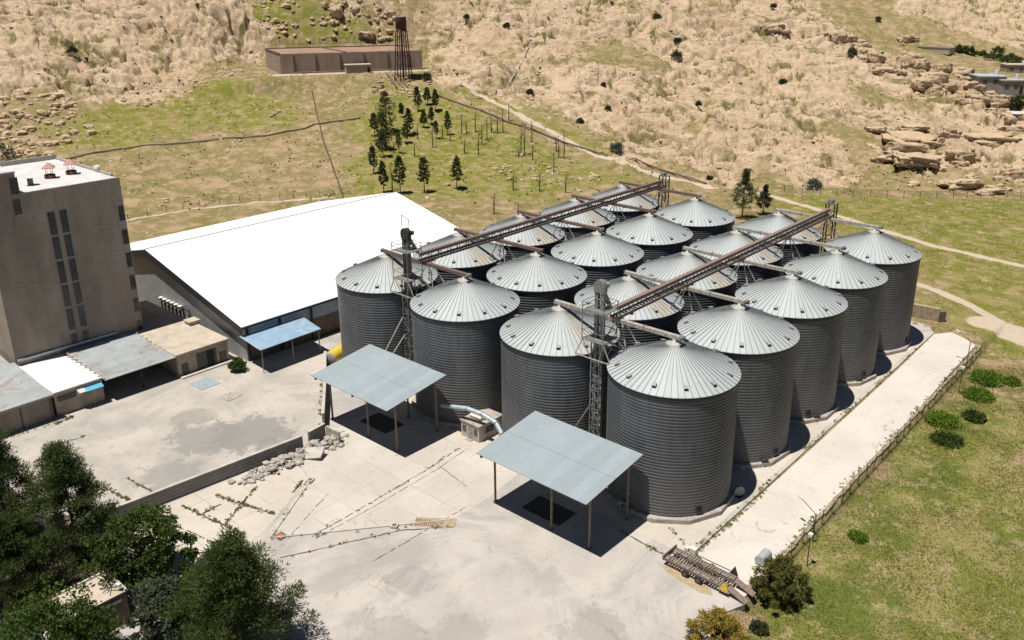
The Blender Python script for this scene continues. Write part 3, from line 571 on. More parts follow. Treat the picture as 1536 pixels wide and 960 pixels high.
# ------------------------------------------------------------------ foliage
def cards(cen, rad, n, ln, wd, up=0., seed=0, out=None):
    "n small leaf blades round each centre: triangles pairs as thin quads"
    r = np.random.default_rng(seed); cen = np.asarray(cen, float); k = len(cen)
    rad = np.broadcast_to(np.asarray(rad, float), (k,))
    d = r.normal(size=(k, n, 3)); d /= np.linalg.norm(d, axis=2, keepdims=True)
    rr = r.random((k, n, 1))**.45
    p = cen[:, None]+d*rr*rad[:, None, None]*np.array([1, 1, .75])
    ax = d+r.normal(size=(k, n, 3))*.55; ax[..., 2] += up
    if out is not None: ax += np.asarray(out)[:, None]
    ax /= np.linalg.norm(ax, axis=2, keepdims=True)
    sd = np.cross(ax, r.normal(size=(k, n, 3))); sd /= np.linalg.norm(sd, axis=2, keepdims=True)+1e-9
    L = ln*(.6+.8*r.random((k, n, 1))); W = wd*(.6+.8*r.random((k, n, 1)))
    v = np.stack([p-ax*L*.35, p+sd*W*.5+ax*L*.1, p+ax*L*.65, p-sd*W*.5+ax*L*.1], 2).reshape(-1, 3)
    f = np.arange(len(v)).reshape(-1, 4)
    return v, f
def crown_obj(name, v, f, mat, parent, loc=(0,0,0)):
    return link(name, np_mesh(name, v, f, mat), parent, loc)
def pine(h, w, seed, leafmat, base=.28, lumps=None, dens=26, ln=.42, wd=.16, name='pine_tree', prof=None, lr=.105):
    "returns (trunk MB, crown arrays) of a pine h tall and w wide"
    r = random.Random(seed); tr = MB(); lean = (r.uniform(-.03,.03)*h, r.uniform(-.03,.03)*h)
    def ax(t): return Vector((lean[0]*t*t, lean[1]*t*t, h*t*.97))
    rt = max(.09, h*.017)
    for i in range(6): tr.tube(ax(i/6)-Vector((0,0,.3 if i == 0 else 0)), ax((i+1)/6), rt*(1-i/6.6), 7, rt*(1-(i+1)/6.6), caps=False)
    cen, rad, out = [], [], []
    nb = lumps or int(10+h*2.3)
    for i in range(nb):
        t = base+(1-base)*((i+.5)/nb)**.9; s = (t-base)/(1-base)
        pr = prof(s) if prof else (math.sin(min(1, s*1.15+.22)*PI)**.75)*.95+.10
        L = w*.5*max(.1, pr)*r.uniform(.62, 1.18); a = i*2.4+r.uniform(-.5,.5)
        b = ax(t); e = b+Vector((math.cos(a)*L, math.sin(a)*L, L*r.uniform(.05,.45)))
        tr.tube(b, e, rt*.3*(1-.6*s), 4, rt*.08, caps=False)
        m = max(2, int(L/(w*.5)*3.2))
        for j in range(m):
            u_ = .35+.65*(j+1)/m; c = b.lerp(e, u_)+Vector([r.gauss(0, .06*w) for _ in range(3)])*.6
            cen.append(c); rad.append(w*lr*r.uniform(.75,1.3)); out.append((math.cos(a)*.4, math.sin(a)*.4, .35))
    cen.append(ax(1.)); rad.append(w*.07); out.append((0,0,.6))
    v, f = cards(cen, rad, dens, ln, wd, .15, seed, out)
    return tr, v, f
def broad(h, w, seed, dens=40, ln=.3, wd=.2, n=60, base=.18, droop=0., lr=.115):
    r = random.Random(seed); tr = MB(); rt = max(.06, h*.02)
    tr.tube((0,0,-.3), (0,0,h*.4), rt, 7, rt*.7, caps=False)
    cen, rad, out = [], [], []
    for i in range(n):
        a = i*2.4; s = (i+.5)/n; zz = base+(1-base)*s*.93; rr = w*.5*math.sqrt(max(.02, 1-(2*s-.85)**2*.8))*r.uniform(.45,1.22)
        c = Vector((math.cos(a)*rr, math.sin(a)*rr, h*zz-droop*rr*.5)); c.z = max(c.z, w*.06)
        cen.append(c); rad.append(w*lr*r.uniform(.6,1.5)); out.append((math.cos(a)*.4, math.sin(a)*.4, .25-droop))
        if i % 3 == 0: tr.tube((0,0,h*min(.4, zz*.6)), c, rt*.3, 4, rt*.06, caps=False)
    v, f = cards(cen, rad, dens, ln, wd, -droop*.6, seed, out)
    return tr, v, f
def tree(name, label, x, y, kit, bark, leaf, cat='tree', group=None, z=None, rz=0.):
    z = gz(x, y) if z is None else z
    t = thing(name, label, cat, (x, y, z), rz, group)
    kit[0].build('trunk', bark, t); crown_obj('crown', kit[1], kit[2], leaf, t)
    return t
def bush(name, label, x, y, h, w, seed, leaf, group=None, dens=60, ln=.3, wd=.16, n=16, z=None, cat='bush', up=.2):
    r = random.Random(seed); cen = []; rad = []
    for i in range(n):
        a = i*2.4; rr = w*.38*math.sqrt((i+.3)/n); c = (math.cos(a)*rr, math.sin(a)*rr, h*(.2+.55*(1-(rr/(w*.45))**2))*r.uniform(.55,1.1))
        cen.append(c); rad.append(w*.2*r.uniform(.7,1.2))
    v, f = cards(cen, rad, dens, ln, wd, up, seed); v[:, 2] = np.maximum(v[:, 2], -.1)
    o = link(name, np_mesh(name, v, f, leaf), None, (x, y, gz(x, y) if z is None else z))
    return tag(o, label, cat, group)

# ------------------------------------------------------------------ silos
XS = (0., 15.81, 31.88, 47.88); DY = 14.5; RW, RE, HE, HC = 7.07, 7.23, 14.8, 17.85
def make_silo():
    s = thing('grain_silo', 'x', 'silo')
    MB().lathe([(0,-.3),(7.72,-.3),(7.72,.5),(7.64,.58),(6.9,.6)], 12, (0,0,0), 0, False, -PI/4).build('plinth', M['plinth'], s)
    pr = []; nr = 38; z0 = .6; ph = (14.62-z0)/nr
    for i in range(nr):
        z = z0+i*ph
        pr += [(RW-.032, z+.02), (RW+.0, z+ph*.22), (RW+.028, z+ph*.5), (RW+.03, z+ph*.62), (RW+.004, z+ph*.88), (RW-.038, z+ph*.97)]
    MB().lathe(pr, 112).build('wall', M['wall'], s)
    MB().lathe([(RW+.03,14.2),(RW+.09,14.25),(RW+.09,14.7),(RW+.02,14.74)], 112).build('eave_shade_band', M['ring'], s)  # dark band puts the shade below the roof overhang into colour
    rf = MB(); n = 60; sl_ = (HC-HE)/(RE-.85)
    rf.lathe([(RE-.02,HE-.09),(RE,HE-.07),(RE,HE),(.8,HC)], 120, (0,0,0), 0, False)
    for i in range(n):
        a = 2*PI*i/n; ca, sa = math.cos(a), math.sin(a); w1, w2, hh = .038, .02, .075
        p = [(RE+.01, HE-.01), (1.0, HE+sl_*(RE-1.0))]
        vs_ = []
        for (r_, z_), wv, h_ in ((p[0], w1, hh), (p[1], w2, .06)):
            for sx, dz in ((-1,0),(1,0),(.7,h_),(-.7,h_)): vs_.append((r_*ca-sx*wv*sa, r_*sa+sx*wv*ca, z_+dz))
        rf.add(vs_, [(0,1,2,3),(5,4,7,6),(0,3,7,4),(2,1,5,6),(3,2,6,7)], 1)
    roof = rf.build('roof', [M['roof'], M['rib']], s)
    MB().lathe([(1.08,HC-.16),(1.05,HC-.06),(.6,HC+.13),(.3,HC+.18),(.28,HC+.42),(.0,HC+.45)], 24).build('roof_cap', M['cap'], s)
    vm = MB(); vm.box((0,0,.12), (.48,.40,.24)); vm.box((.0,0,.26), (.56,.46,.05)); vm.box((.253,0,.10), (.03,.32,.14), 0, 1)
    v0 = None
    for i in range(12):
        a = 2*PI*(i+.25)/12; rr = 6.15; z = HE+sl_*(RE-rr)+.0
        if v0 is None: v0 = vm.build('roof_vent', [M['vent'], M['dark']], s)
        o = v0 if i == 0 else link('roof_vent', v0.data, s)
        o.location = (rr*math.cos(a), rr*math.sin(a), z); o.rotation_euler = (0, .27, a)
    a = -.62
    MB().box((0,0,0), (.16,.7,.85)).box((.09,0,0), (.04,.5,.62), 0, 1).build('access_door', [M['ring'], M['dark']], s, (RW*math.cos(a)+.06*math.cos(a), RW*math.sin(a)+.06*math.sin(a), 1.5)).rotation_euler = (0,0,a)
    return s
silo = make_silo()
ROWN = ('in the front row', 'in the second row', 'in the middle row', 'in the fourth row', 'in the back row')
COLN = ('outer column by the white warehouse', 'just right of the left conveyor', 'just left of the right conveyor', 'outer column beside the concrete strip')
ALL_SILOS = []
first = True
for k in range(5):
    for c in range(4):
        lb = 'grain silo %s, %s' % (ROWN[k], COLN[c])
        o = silo if first else dup(silo)
        first = False
        o.location = (XS[c], k*DY, 0); o['label'] = lb; o['group'] = 'grain silos in the silo block'
        o.rotation_euler = (0, 0, 0 if c in (0, 2) else R(6*((k*3+c*5) % 7)))
        ALL_SILOS.append((c, o))
for c, o in ALL_SILOS:
    if c in (0, 2):
        for ch in o.children:
            if ch.name.startswith('roof') and len(ch.data.materials) == 2 and ch.data.materials[0] == M['roof']:
                ch.material_slots[0].link = 'OBJECT'; ch.material_slots[0].material = M['roofd']
# ------------------------------------------------------------------ conveyors
for xi, (xc, nm, lab) in enumerate((((XS[0]+XS[1])/2, 'A', 'left'), ((XS[2]+XS[3])/2, 'B', 'right'))):
    red = M['rust'] if xi == 0 else M['rustr']; lk = M['rust'] if xi == 0 else M['steelp']
    t = thing('conveyor', 'long rusty overhead conveyor with handrail on the %s tower' % lab if xi == 0 else 'long red-brown overhead conveyor running back from the right-hand elevator tower', 'conveyor', (xc, 0, 0))
    if xi == 0: t['label'] = 'long dark rusty overhead conveyor running back from the left-hand elevator tower'
    y0, y1 = -.6, 59.
    MB().b2(-.25,.25,y0,y1,19.58,19.96).b2(-.29,.29,y0,y1,19.96,20.01).build('trough', red, t)
    lo = MB()
    for i in range(100): lo.b2(-.15,.7,y0+i*.596,y0+i*.596+.3,18.88,18.93)
    for sx in (-.2,.75): lo.b2(sx-.05,sx+.05,y0,y1,18.75,19.06)
    lo.build('walkway', M['rust'], t)
    st = MB()
    y = y0
    while y < y1:
        for sx in (-.2,.7): st.beam((sx,y,19.06), (sx*.4,y,19.55), .09)
        st.beam((.7,y,18.9),(.7,y+1.8,18.78),.06); y += 1.8
    st.build('struts', M['black'], t)
    rl = MB()
    for zz in (19.5, 19.95): rl.tube((.85,y0,zz),(.85,y1,zz),.022,5)
    y = y0+.4
    while y < y1: rl.beam((.85,y,18.95),(.85,y,19.95),.04); y += 2.4
    rl.build('handrail', M['steel'], t)
    for k in range(5):
        a = MB(); yy = k*DY+1.2
        for sy in (-1.1,1.1):
            a.beam((0,yy,18.75),(-1.55,yy+sy,15.3),.13); a.beam((0,yy,18.75),(1.55,yy+sy,15.3),.13)
        a.beam((-2.3,yy-1.1,15.2),(1.9,yy-1.1,15.2),.09); a.beam((-1.9,yy+1.1,15.2),(2.3,yy+1.1,15.2),.09)
        a.build('support_frame', M['steelp'] if k % 2 == 0 else M['steel'], t)
    for k in range(5):
        x0, x1 = XS[0 if xi == 0 else 2], XS[1 if xi == 0 else 3]; yy = k*DY
        l = thing('link_conveyor', '%s cross conveyor joining two silo tops %s under the %s main conveyor' % ('brown' if xi == 0 else 'grey', ROWN[k], 'left' if xi == 0 else 'right'), 'conveyor', (xc, yy, 0), 0, 'cross conveyors over the silo rows')
        hw = (x1-x0)/2
        b = MB(); b.beam((-hw-.75,0,18.52),(0,0,18.48),.5,.42); b.beam((0,0,18.48),(hw+.75,0,18.52),.502,.422)
        b.build('casing', lk, l)
        for sx in (-hw-.7, -hw*.5, -.9, .9, hw*.5, hw+.7): MB().box((sx,0,18.5), (.1,.6,.54)).build('flange_band', M['steel'], l)
        for sx in (-hw, hw):
            MB().tube((sx,0,18.32),(sx,0,17.95),.2,10).build('spout', M['steel'], l)
        b = MB().box((hw+.95,0,18.6),(.4,.42,.42)).tube((hw+.95,-.2,18.65),(hw+.95,-.75,18.65),.16,8); b.build('motor', M['rust'] if k % 2 else M['steel'], l)
    # end mast at the back
    t = thing('support_mast', 'dark lattice mast holding the back end of the %s conveyor' % lab, 'mast', (xc, 60.0, 0), 0, 'masts at the back of the silo block')
    b = MB()
    for sx in (-.7,.7):
        for sy in (-.6,.6): b.beam((sx,sy,0),(sx,sy,20.6),.16)
    b.build('posts', M['black'], t); b = MB()
    for i in range(10):
        z = 1+i*1.9
        for sx in (-.7,.7): b.beam((sx,-.6,z),(sx,.6,z+1.9),.07)
        for sy in (-.6,.6): b.beam((-.7,sy,z),(.7,sy,z+1.9),.07); b.beam((-.7,sy,z),(.7,sy,z),.06)
    b.build('bracing', M['rust'], t)
    MB().b2(-.85,.85,-.8,.8,20.6,20.72).b2(-.4,.4,-.9,.1,20.72,21.3).build('head', M['steel'], t)
    # bucket elevator tower
    t = thing('elevator_tower', ('dark' if xi == 0 else 'pale headed')+' bucket elevator tower between the front silos at the start of the %s conveyor' % lab, 'tower', (xc, -2.85, 0), 0, 'bucket elevator towers')
    cs = M['grey2'] if xi == 0 else M['steel']
    b = MB().b2(-.62,-.18,-.22,.22,-.1,22.6).b2(.18,.62,-.22,.22,-.1,22.6)
    for i in range(14): b.b2(-.66,.66,-.26,.26,1.5+i*1.55,1.6+i*1.55)
    b.build('elevator_casing', cs, t)
    b = MB()
    for sx in (-1.,1.):
        for sy in (-.9,.9): b.beam((sx*.55,sy*.75,0),(sx*.55,sy*.75,16.8),.1)
    for i in range(14):
        z = .2+i*1.18; sg = 1 if i % 2 else -1
        for sy in (-.68,.68): b.beam((-.55*sg,sy,z),(.55*sg,sy,z+1.18),.055); b.beam((-.55,sy,z),(.55,sy,z),.05)
        for sx in (-.55,.55): b.beam((sx,-.68*sg,z),(sx,.68*sg,z+1.18),.055)
    b.build('lattice_frame', M['steel'], t)
    hd = MB(); pts = [(math.cos(a), math.sin(a)) for a in [PI*i/10 for i in range(11)]]
    poly = [(.75*c_, 23.2+.75*s_) for c_, s_ in pts]+[(-.68,22.5),(.68,22.5)]
    n = len(poly); hd.add([(p[0],-.32,p[1]) for p in poly]+[(p[0],.32,p[1]) for p in poly], [tuple(range(n)), tuple(range(n,2*n))[::-1]]+[(i,n+i,n+(i+1)%n,(i+1)%n) for i in range(n)])
    hd.build('head', M['steel'] if xi else M['black'], t)
    MB().tube((.0,.3,23.2),(.0,.95,23.2),.2,10).box((.3,.75,23.2),(.5,.45,.5)).build('drive_motor', M['steelp'] if xi else M['rust'], t)
    b = MB().b2(-1.45,1.45,-1.3,1.3,20.9 if xi == 0 else 20.4,21.0 if xi == 0 else 20.5).b2(-1.5,1.5,-1.35,1.35,17.0,17.1)
    zp = 21.0 if xi == 0 else 20.5
    for sx in (-1.45,1.45):
        for sy in (-1.3,1.3): b.beam((sx,sy,17.),(sx,sy,zp+1.0),.08)
    for zz in (zp+.5, zp+1., 18.1):
        for sx in (-1.45,1.45): b.beam((sx,-1.3,zz),(sx,1.3,zz),.05)
        for sy in (-1.3,1.3): b.beam((-1.45,sy,zz),(1.45,sy,zz),.05)
    b.build('service_platform', M['steel'], t)
    b = MB()
    for sx in (-1.4,1.4):
        for sy in (-1.2,1.2): b.beam((sx,sy,17.),(sx*1.75,sy*1.5+.6,14.9),.09); b.beam((sx,sy,17.),(sx*.4,sy*.6,14.6),.07)
    b.beam((-2.45,-1.2,14.9),(2.45,-1.2,14.9),.1); b.beam((-2.45,2.4,14.9),(2.45,2.4,14.9),.1)
    b.build('outrigger', M['steelp'], t)
    if xi == 0:
        b = MB().beam((-.7,0,22.3),(-.7,0,25.6),.06).beam((.7,0,22.3),(.7,0,25.2),.06).beam((-.7,0,25.6),(.7,0,25.2),.06).beam((.7,0,22.3),(.7,.9,22.3),.05)
        b.build('hoist_frame', M['black'], t)
        MB().tube((-.5,-.8,11.5),(-2.2,-4.2,5.),.1,6).tube((-.2,-.9,9.),(-1.4,-4.4,4.2),.09,6).build('diagonal_brace', M['steelp'], t)
    else:
        MB().tube((-.5,-.8,8.8),(-2.2,-3.6,4.2),.1,6).build('diagonal_brace', M['rust'], t)
    MB().beam((.2,.3,22.6),(.1,1.9,20.1),.36,.36).build('discharge_spout', M['steel'], t)
    MB().tube((-.9,-.3,0),(-.9,-.3,17),.05,6).build('ladder_rail', M['steelp'], t)
# ------------------------------------------------------------------ canopies
def canopy(x0, x1, lab, px):
    t = thing('loading_canopy', lab, 'canopy', ((x0+x1)/2, -11.3, 0), 0, 'loading canopies in front of the silos')
    cx = (x0+x1)/2; y0, y1, z0, z1 = -17.45+11.3, -7.75+11.3, 6.9, 8.1
    hx = (x1-x0)/2; m = MB(); th = .07
    poly = [(-hx,y0),(hx,y0),(hx,y1),(-hx,y1)]
    m.prism(poly, [z0,z0,z1,z1], [z0+th,z0+th,z1+th,z1+th]); m.build('roof', M['can'], t)
    q = MB(); zm = (z0+z1)/2; q.b2(-hx,hx,-.06,.0,0,.03); 
    sm_ = MB().prism([(-hx,(y0+y1)/2-.06),(hx,(y0+y1)/2-.06),(hx,(y0+y1)/2+.06),(-hx,(y0+y1)/2+.06)], zm+th+.004, zm+th+.02); sm_.build('sheet_lap', M['can'], t)
    g = MB()
    def zr(y): return z0+(z1-z0)*(y-y0)/(y1-y0)
    n = 7
    for i in range(n):
        yy = y0+.4+(y1-y0-.8)*i/(n-1); g.b2(-hx+.15,hx-.15,yy-.05,yy+.05,zr(yy)-.17,zr(yy)-.01)
    for p in px: g.beam((p-cx,y0+.2,z0-.35),(p-cx,y1-.2,z1-.35),.12,.3)
    for p in px[:-1]:
        q = px[px.index(p)+1]; g.beam((p-cx,y0+1.4,z0-.35),(q-cx,y0+1.4,z0-.6),.07); 
    g.build('roof_frame', M['black'], t)
    for p in px:
        for yy in (-15.05+11.3, -8.4+11.3):
            b = MB(); z = zr(yy)-.45
            b.box((p-cx,yy,z/2),(.16,.2,z)); b.box((p-cx,yy,.05),(.42,.42,.1)); b.build('post', M['post'], t)
    return t
canopy(5.05, 20.0, 'blue-grey sheet roofed loading canopy on posts, the left one beside the yellow tank', [5.6, 13.1, 18.55])
canopy(34.65, 49.5, 'blue-grey sheet roofed loading canopy on posts, the right one nearest the rusty trailer', [35.1, 43.2, 48.2])
for (cx, cy, w_, d_) in ((11.5,-11.6,5.2,3.2),(40.8,-12.6,5.2,3.0)):
    tag(MB().b2(-w_/2,w_/2,-d_/2,d_/2,-.02,.04).build('intake_grate', M['black'], None, (cx, cy, .02)), 'dark steel grain intake grate on the ground under the %s canopy' % ('left' if cx < 20 else 'right'), 'grate', 'grain intake grates')
t = thing('aeration_fan', 'grey fan and pipe standing in the shade under the right canopy by the silo', 'fan', (46.2,-7.2,0))
MB().tube((0,0,.7),(.5,0,.7),.55,14).build('fan_housing', M['steel'], t); MB().tube((.7,-.6,0),(.7,-.6,1.3),.09,8).tube((.7,-.6,1.3),(1.5,-.5,1.3),.09,8).tube((1.5,-.5,1.3),(1.5,-.5,0),.09,8).build('pipe', M['steelp'], t)
t = thing('aeration_fan', 'small round pale fan in the silo shade beside the concrete strip', 'fan', (55.0,3.6,0)); 
MB().tube((0,0,.75),(.35,-.3,.75),.6,16).build('fan_housing', M['grey'], t); MB().b2(-.4,.6,-.5,.3,0,.2).build('base', M['black'], t)
for k, yy in ((1, 18.2), (2, 32.9), (3, 47.4)):
    t = thing('aeration_fan', 'dark fan box in shade at the foot of the outer silo %s' % ROWN[k], 'fan', (54.2, yy-6.8, 0), 0, 'dark fans along the outer silos')
    MB().tube((0,0,.6),(.4,-.3,.6),.45,12).build('fan_housing', M['black'], t); MB().b2(-.4,.5,-.4,.4,0,.18).build('base', M['black'], t)
# ------------------------------------------------------------------ hut, duct
t = thing('control_hut', 'small pale plaster hut with flat roof between the two canopies', 'hut', (23.25,-4.95,0))
hx, hy, hz = 1.57, 2.12, 2.15
MB().b2(-hx,hx,-hy,hy,0,hz).build('wall', M['hut'], t)
MB().b2(-hx-.12,hx+.12,-hy-.12,hy+.12,hz+.003,hz+.16).build('roof', M['plinth'], t)
for (xx, sx_) in ((-.98,.62),(.98,.62)):
    f_ = MB().b2(xx-sx_/2,xx+sx_/2,-hy-.05,-hy+.02,.85,1.75).build('window', M['lintel'], t); MB().b2(xx-sx_/2+.06,xx+sx_/2-.06,-hy-.07,-hy-.01,.91,1.69).b2(xx-.02,xx+.02,-hy-.085,-hy-.01,.91,1.69,1).build('pane', [M['glass'], M['hut']], f_)
d_ = MB().b2(-.3,.35,-hy-.05,-hy+.02,.0,1.85).build('door', M['grey'], t); MB().box((.25,-hy-.08,.95),(.06,.06,.14)).build('handle', M['black'], d_)
f_ = MB().b2(hx-.02,hx+.05,-1.0,.6,.85,1.75).build('window', M['lintel'], t); MB().b2(hx,hx+.07,-.92,-.22,.91,1.69).b2(hx,hx+.07,-.14,.52,.91,1.69).build('pane', M['glass'], f_)
MB().b2(-.5,.6,-2.6,-hy-.06,0,.12).build('step', M['plinth'], t)
for i, (yy, ln, nm) in enumerate(((-.75,1.9,'nearest'),(-.25,2.0,'middle'),(.3,1.8,'farthest'))):
    b = MB().tube((-ln/2,0,0),(ln/2,0,0),.24,12); tag(b.build('metal_tube', M['tube'], None, (23.1+.12*i,-5.0+yy,hz+.42)), 'white metal tube lying across the hut roof, %s of the three' % ('front one' if i == 0 else 'middle one' if i == 1 else 'back one'), 'tube', 'white tubes on the hut roof')
tag(MB().b2(-.9,-.8,-.95,.75,0,.02).b2(.7,.8,-.95,.75,0,.02).build('rack', M['black'], None, (23.2,-5.0,hz+.165)), 'dark rails under the white tubes on the hut roof', 'rack')
dp = [(19.7,-6.55,3.35),(21.6,-6.35,3.95),(23.6,-6.1,3.8),(25.2,-5.95,3.75),(27.0,-5.9,3.35),(28.0,-5.8,2.6),(28.9,-5.9,1.2)]
dp = [(18.6,-6.9,3.3)]+[(20.6,-6.9,3.75),(22.6,-6.4,4.0),(25.0,-6.1,3.9),(27.2,-6.0,3.45),(28.4,-6.3,2.5),(29.2,-6.6,1.1)]
t = thing('air_duct', 'pale blue segmented air duct arching between two front silos over the hut', 'duct', (18.6,-6.9,0)); b = MB(); b2_ = MB()
for p, q in zip(dp[:-1], dp[1:]):
    p = Vector(p)-Vector((18.6,-6.9,0)); q = Vector(q)-Vector((18.6,-6.9,0)); b.tube(p, q, .30, 14); MB().tube(p-(q-p).normalized()*.06, p+(q-p).normalized()*.06, .345, 14).build('joint_ring', M['steel'], t)
b.build('pipe', M['duct'], t)
t.location = (18.6,-7.35,0)
# ------------------------------------------------------------------ yellow tank and boundary wall
t = thing('fuel_tank', 'yellow horizontal cylinder tank with grey end beside the front silo by the warehouse', 'tank', (-8.7,-3.6,1.25), R(20))
MB().tube((0,-1.6,0),(0,1.9,0),.95,20).build('shell', M['yellow'], t); MB().lathe([(.96,0),(.8,.16),(.4,.25),(0,.27)], 20).build('end_cap', M['grey'], t, (0,-1.6,0)).rotation_euler = (PI/2,0,0)
MB().b2(-.8,.8,-1.1,-.8,-1.25,-.6).b2(-.8,.8,1.1,1.4,-1.25,-.6).build('cradle', M['black'], t)
def wall_run(name, pts, h, th, mat, label, cat='wall', cop=None, z=None, group=None):
    o = thing(name, label, cat, (pts[0][0], pts[0][1], 0), 0, group)
    b = MB(); cb = MB(); P0 = Vector((pts[0][0], pts[0][1], 0))
    for p, q in zip(pts[:-1], pts[1:]):
        L = math.hypot(q[0]-p[0], q[1]-p[1]); n = max(1, int(L/3)) if z is None else 1
        for i in range(n):
            a = (p[0]+(q[0]-p[0])*i/n, p[1]+(q[1]-p[1])*i/n); c = (p[0]+(q[0]-p[0])*(i+1)/n, p[1]+(q[1]-p[1])*(i+1)/n)
            za, zc = (gz(*a), gz(*c)) if z is None else (z, z)
            d = Vector((c[0]-a[0], c[1]-a[1], 0)).normalized(); s_ = Vector((-d.y, d.x, 0))*th/2
            vs_ = [Vector((e[0],e[1],zz))-P0+sg*s_ for e, zz in ((a, za-.6),(c, zc-.6)) for sg in (-1,1)]+[Vector((e[0],e[1],zz+h))-P0+sg*s_ for e, zz in ((a, za),(c, zc)) for sg in (-1,1)]
            b.add(vs_, [(0,2,3,1),(4,5,7,6),(0,1,5,4),(2,6,7,3),(0,4,6,2),(1,3,7,5)])
            if cop: cb.beam(Vector((a[0],a[1],za+h+.04))-P0, Vector((c[0],c[1],zc+h+.04))-P0, th+.1, .075)
    b.build('wall', mat, o)
    if cop: cb.build('coping', cop, o)
    return o
wall_run('yard_wall', [(6.5,-50),(9.1,-22.2)], 1.72, .3, M['block'], 'long grey block wall crossing the yard from the pine trees to the rubble', 'wall', M['coping'], 0.)
wall_run('yard_wall', [(9.2,-21.3),(8.9,-18.7)], 1.9, .3, M['block'], 'short piece of grey block wall left standing beyond the gap by the rubble', 'wall', M['coping'], 0.)
tag(MB().b2(-1.3,1.3,-.14,.14,0,1.6).build('concrete_panel', M['rubble'], None, (10.4,-18.5,0)), 'pale upright concrete panel standing at the end of the broken wall', 'panel')
wall_run('boundary_wall', [(6.6,-17.2),(-1,-11.3),(-9.6,-4.9)], 1.9, .28, M['block'], 'thin wall with pale coping running from the left canopy towards the yellow tank', 'wall', M['coping'], 0.)
def rocks(n, cen, spread, smin, smax, seed, zf=None, pile=0.):
    r = np.random.default_rng(seed); V = []; F = []; base = np.array([(0,0,1),(.89,0,.45),(.28,.85,.45),(-.72,.53,.45),(-.72,-.53,.45),(.28,-.85,.45),(.72,.53,-.45),(-.28,.85,-.45),(-.89,0,-.45),(-.28,-.85,-.45),(.72,-.53,-.45),(0,0,-1)])
    fc = np.array([(0,1,2),(0,2,3),(0,3,4),(0,4,5),(0,5,1),(1,6,2),(2,7,3),(3,8,4),(4,9,5),(5,10,1),(2,6,7),(3,7,8),(4,8,9),(5,9,10),(1,10,6),(6,11,7),(7,11,8),(8,11,9),(9,11,10),(10,11,6)])
    px = cen[:, 0]; py = cen[:, 1]; k = len(cen)
    s = smin+(smax-smin)*r.random(k)**3.2
    v = base[None]*(1+r.normal(0,.16,(k,12,1)))*s[:,None,None]*np.stack([.8+.6*r.random(k), .8+.5*r.random(k), .45+.4*r.random(k)], -1)[:,None,:]
    a = r.random(k)*2*PI; ca, sa = np.cos(a)[:,None], np.sin(a)[:,None]
    x = v[...,0]*ca-v[...,1]*sa; y = v[...,0]*sa+v[...,1]*ca
    z = zf if zf is not None else surface(px, py)[0]
    v = np.stack([x+px[:,None], y+py[:,None], v[...,2]+(np.asarray(z)+s*.15)[:,None]], -1).reshape(-1,3)
    f = (fc[None]+(np.arange(k)*12)[:,None,None]).reshape(-1,3)
    return v, f
r_ = np.random.default_rng(5)
tt = r_.random(420); cen = np.stack([9.9+tt*1.2+r_.normal(0,.75,420), -30.5+tt*12.5+r_.normal(0,.9,420)], -1); cen[:,0] = np.maximum(cen[:,0], 9.45)
hp = np.exp(-((cen[:,0]-10.6)/1.4)**2)*.75*r_.random(420)
v, f = rocks(0, cen, 0, .10, .55, 3, hp*np.where((tt>.2)&(tt<.95),1,.3)); tag(link('rubble_pile', np_mesh('rubble_pile', v, f, M['rubble'])), 'heap of broken grey concrete lumps against the yard wall', 'rubble', None, 'stuff')
tag(MB().box((0,0,0),(2.6,1.7,.22),.5,0,.38,-.2).build('concrete_slab', M['coping'], None, (11.9,-22.6,.55)), 'tilted broken concrete slab lying on the rubble by the wall gap', 'slab')
# ------------------------------------------------------------------ warehouse
t = thing('warehouse', 'large white roofed warehouse with grey gable and black fascia', 'warehouse', (-46,14,0))
ox, oy = -46., 14.; EW, RZ, EZ = 27.0, 12.7, 6.3; ya, yb = -12.2-oy, 40.0-oy
for yy in (ya, yb):
    g = MB()
    g.prism([(-EW,0),(EW,0)][:0] or [(-EW,yy-.1),(EW,yy-.1),(EW,yy+.1),(-EW,yy+.1)], -.2, EZ-.3)
    g.add([(-EW,yy-.1,EZ-.3),(EW,yy-.1,EZ-.3),(0,yy-.1,RZ-.3),(-EW,yy+.1,EZ-.3),(EW,yy+.1,EZ-.3),(0,yy+.1,RZ-.3)], [(0,1,2),(5,4,3),(1,4,5,2),(0,2,5,3)])
    g.build('gable_wall', M['wgrey'], t)
MB().b2(EW-.25,EW,ya+.12,yb-.12,-.2,3.4).build('side_wall', M['wbrown'], t); MB().b2(-EW,-EW+.25,ya+.12,yb-.12,-.2,EZ-.3).build('side_wall', M['wgrey'], t)
MB().b2(EW-.2,EW+.02,ya+.12,yb-.12,3.4,EZ-.15).build('wall_cladding', M['wblue'], t)
for i in range(10): yy = ya+.2+i*5.75; MB().b2(EW+.022,EW+.28,yy-.16,yy+.16,-.1,EZ-.2).build('column', M['fascia'], t)
rf = MB(); ov = 1.0; e = .8
for sg in (-1,1):
    ze = EZ-(RZ-EZ)/EW*e
    rf.add([(0,ya-ov,RZ),(0,yb+ov,RZ),(sg*(EW+e),yb+ov,ze),(sg*(EW+e),ya-ov,ze),(0,ya-ov,RZ-.12),(0,yb+ov,RZ-.12),(sg*(EW+e),yb+ov,ze-.12),(sg*(EW+e),ya-ov,ze-.12)], [(0,1,2,3),(7,6,5,4),(0,3,7,4),(1,5,6,2),(2,6,7,3)])
rf.build('roof', M['white'], t)
MB().b2(-.16,.16,ya-ov,yb+ov,RZ-.02,RZ+.05).build('ridge_cap', M['steelp'], t)
fs = MB()
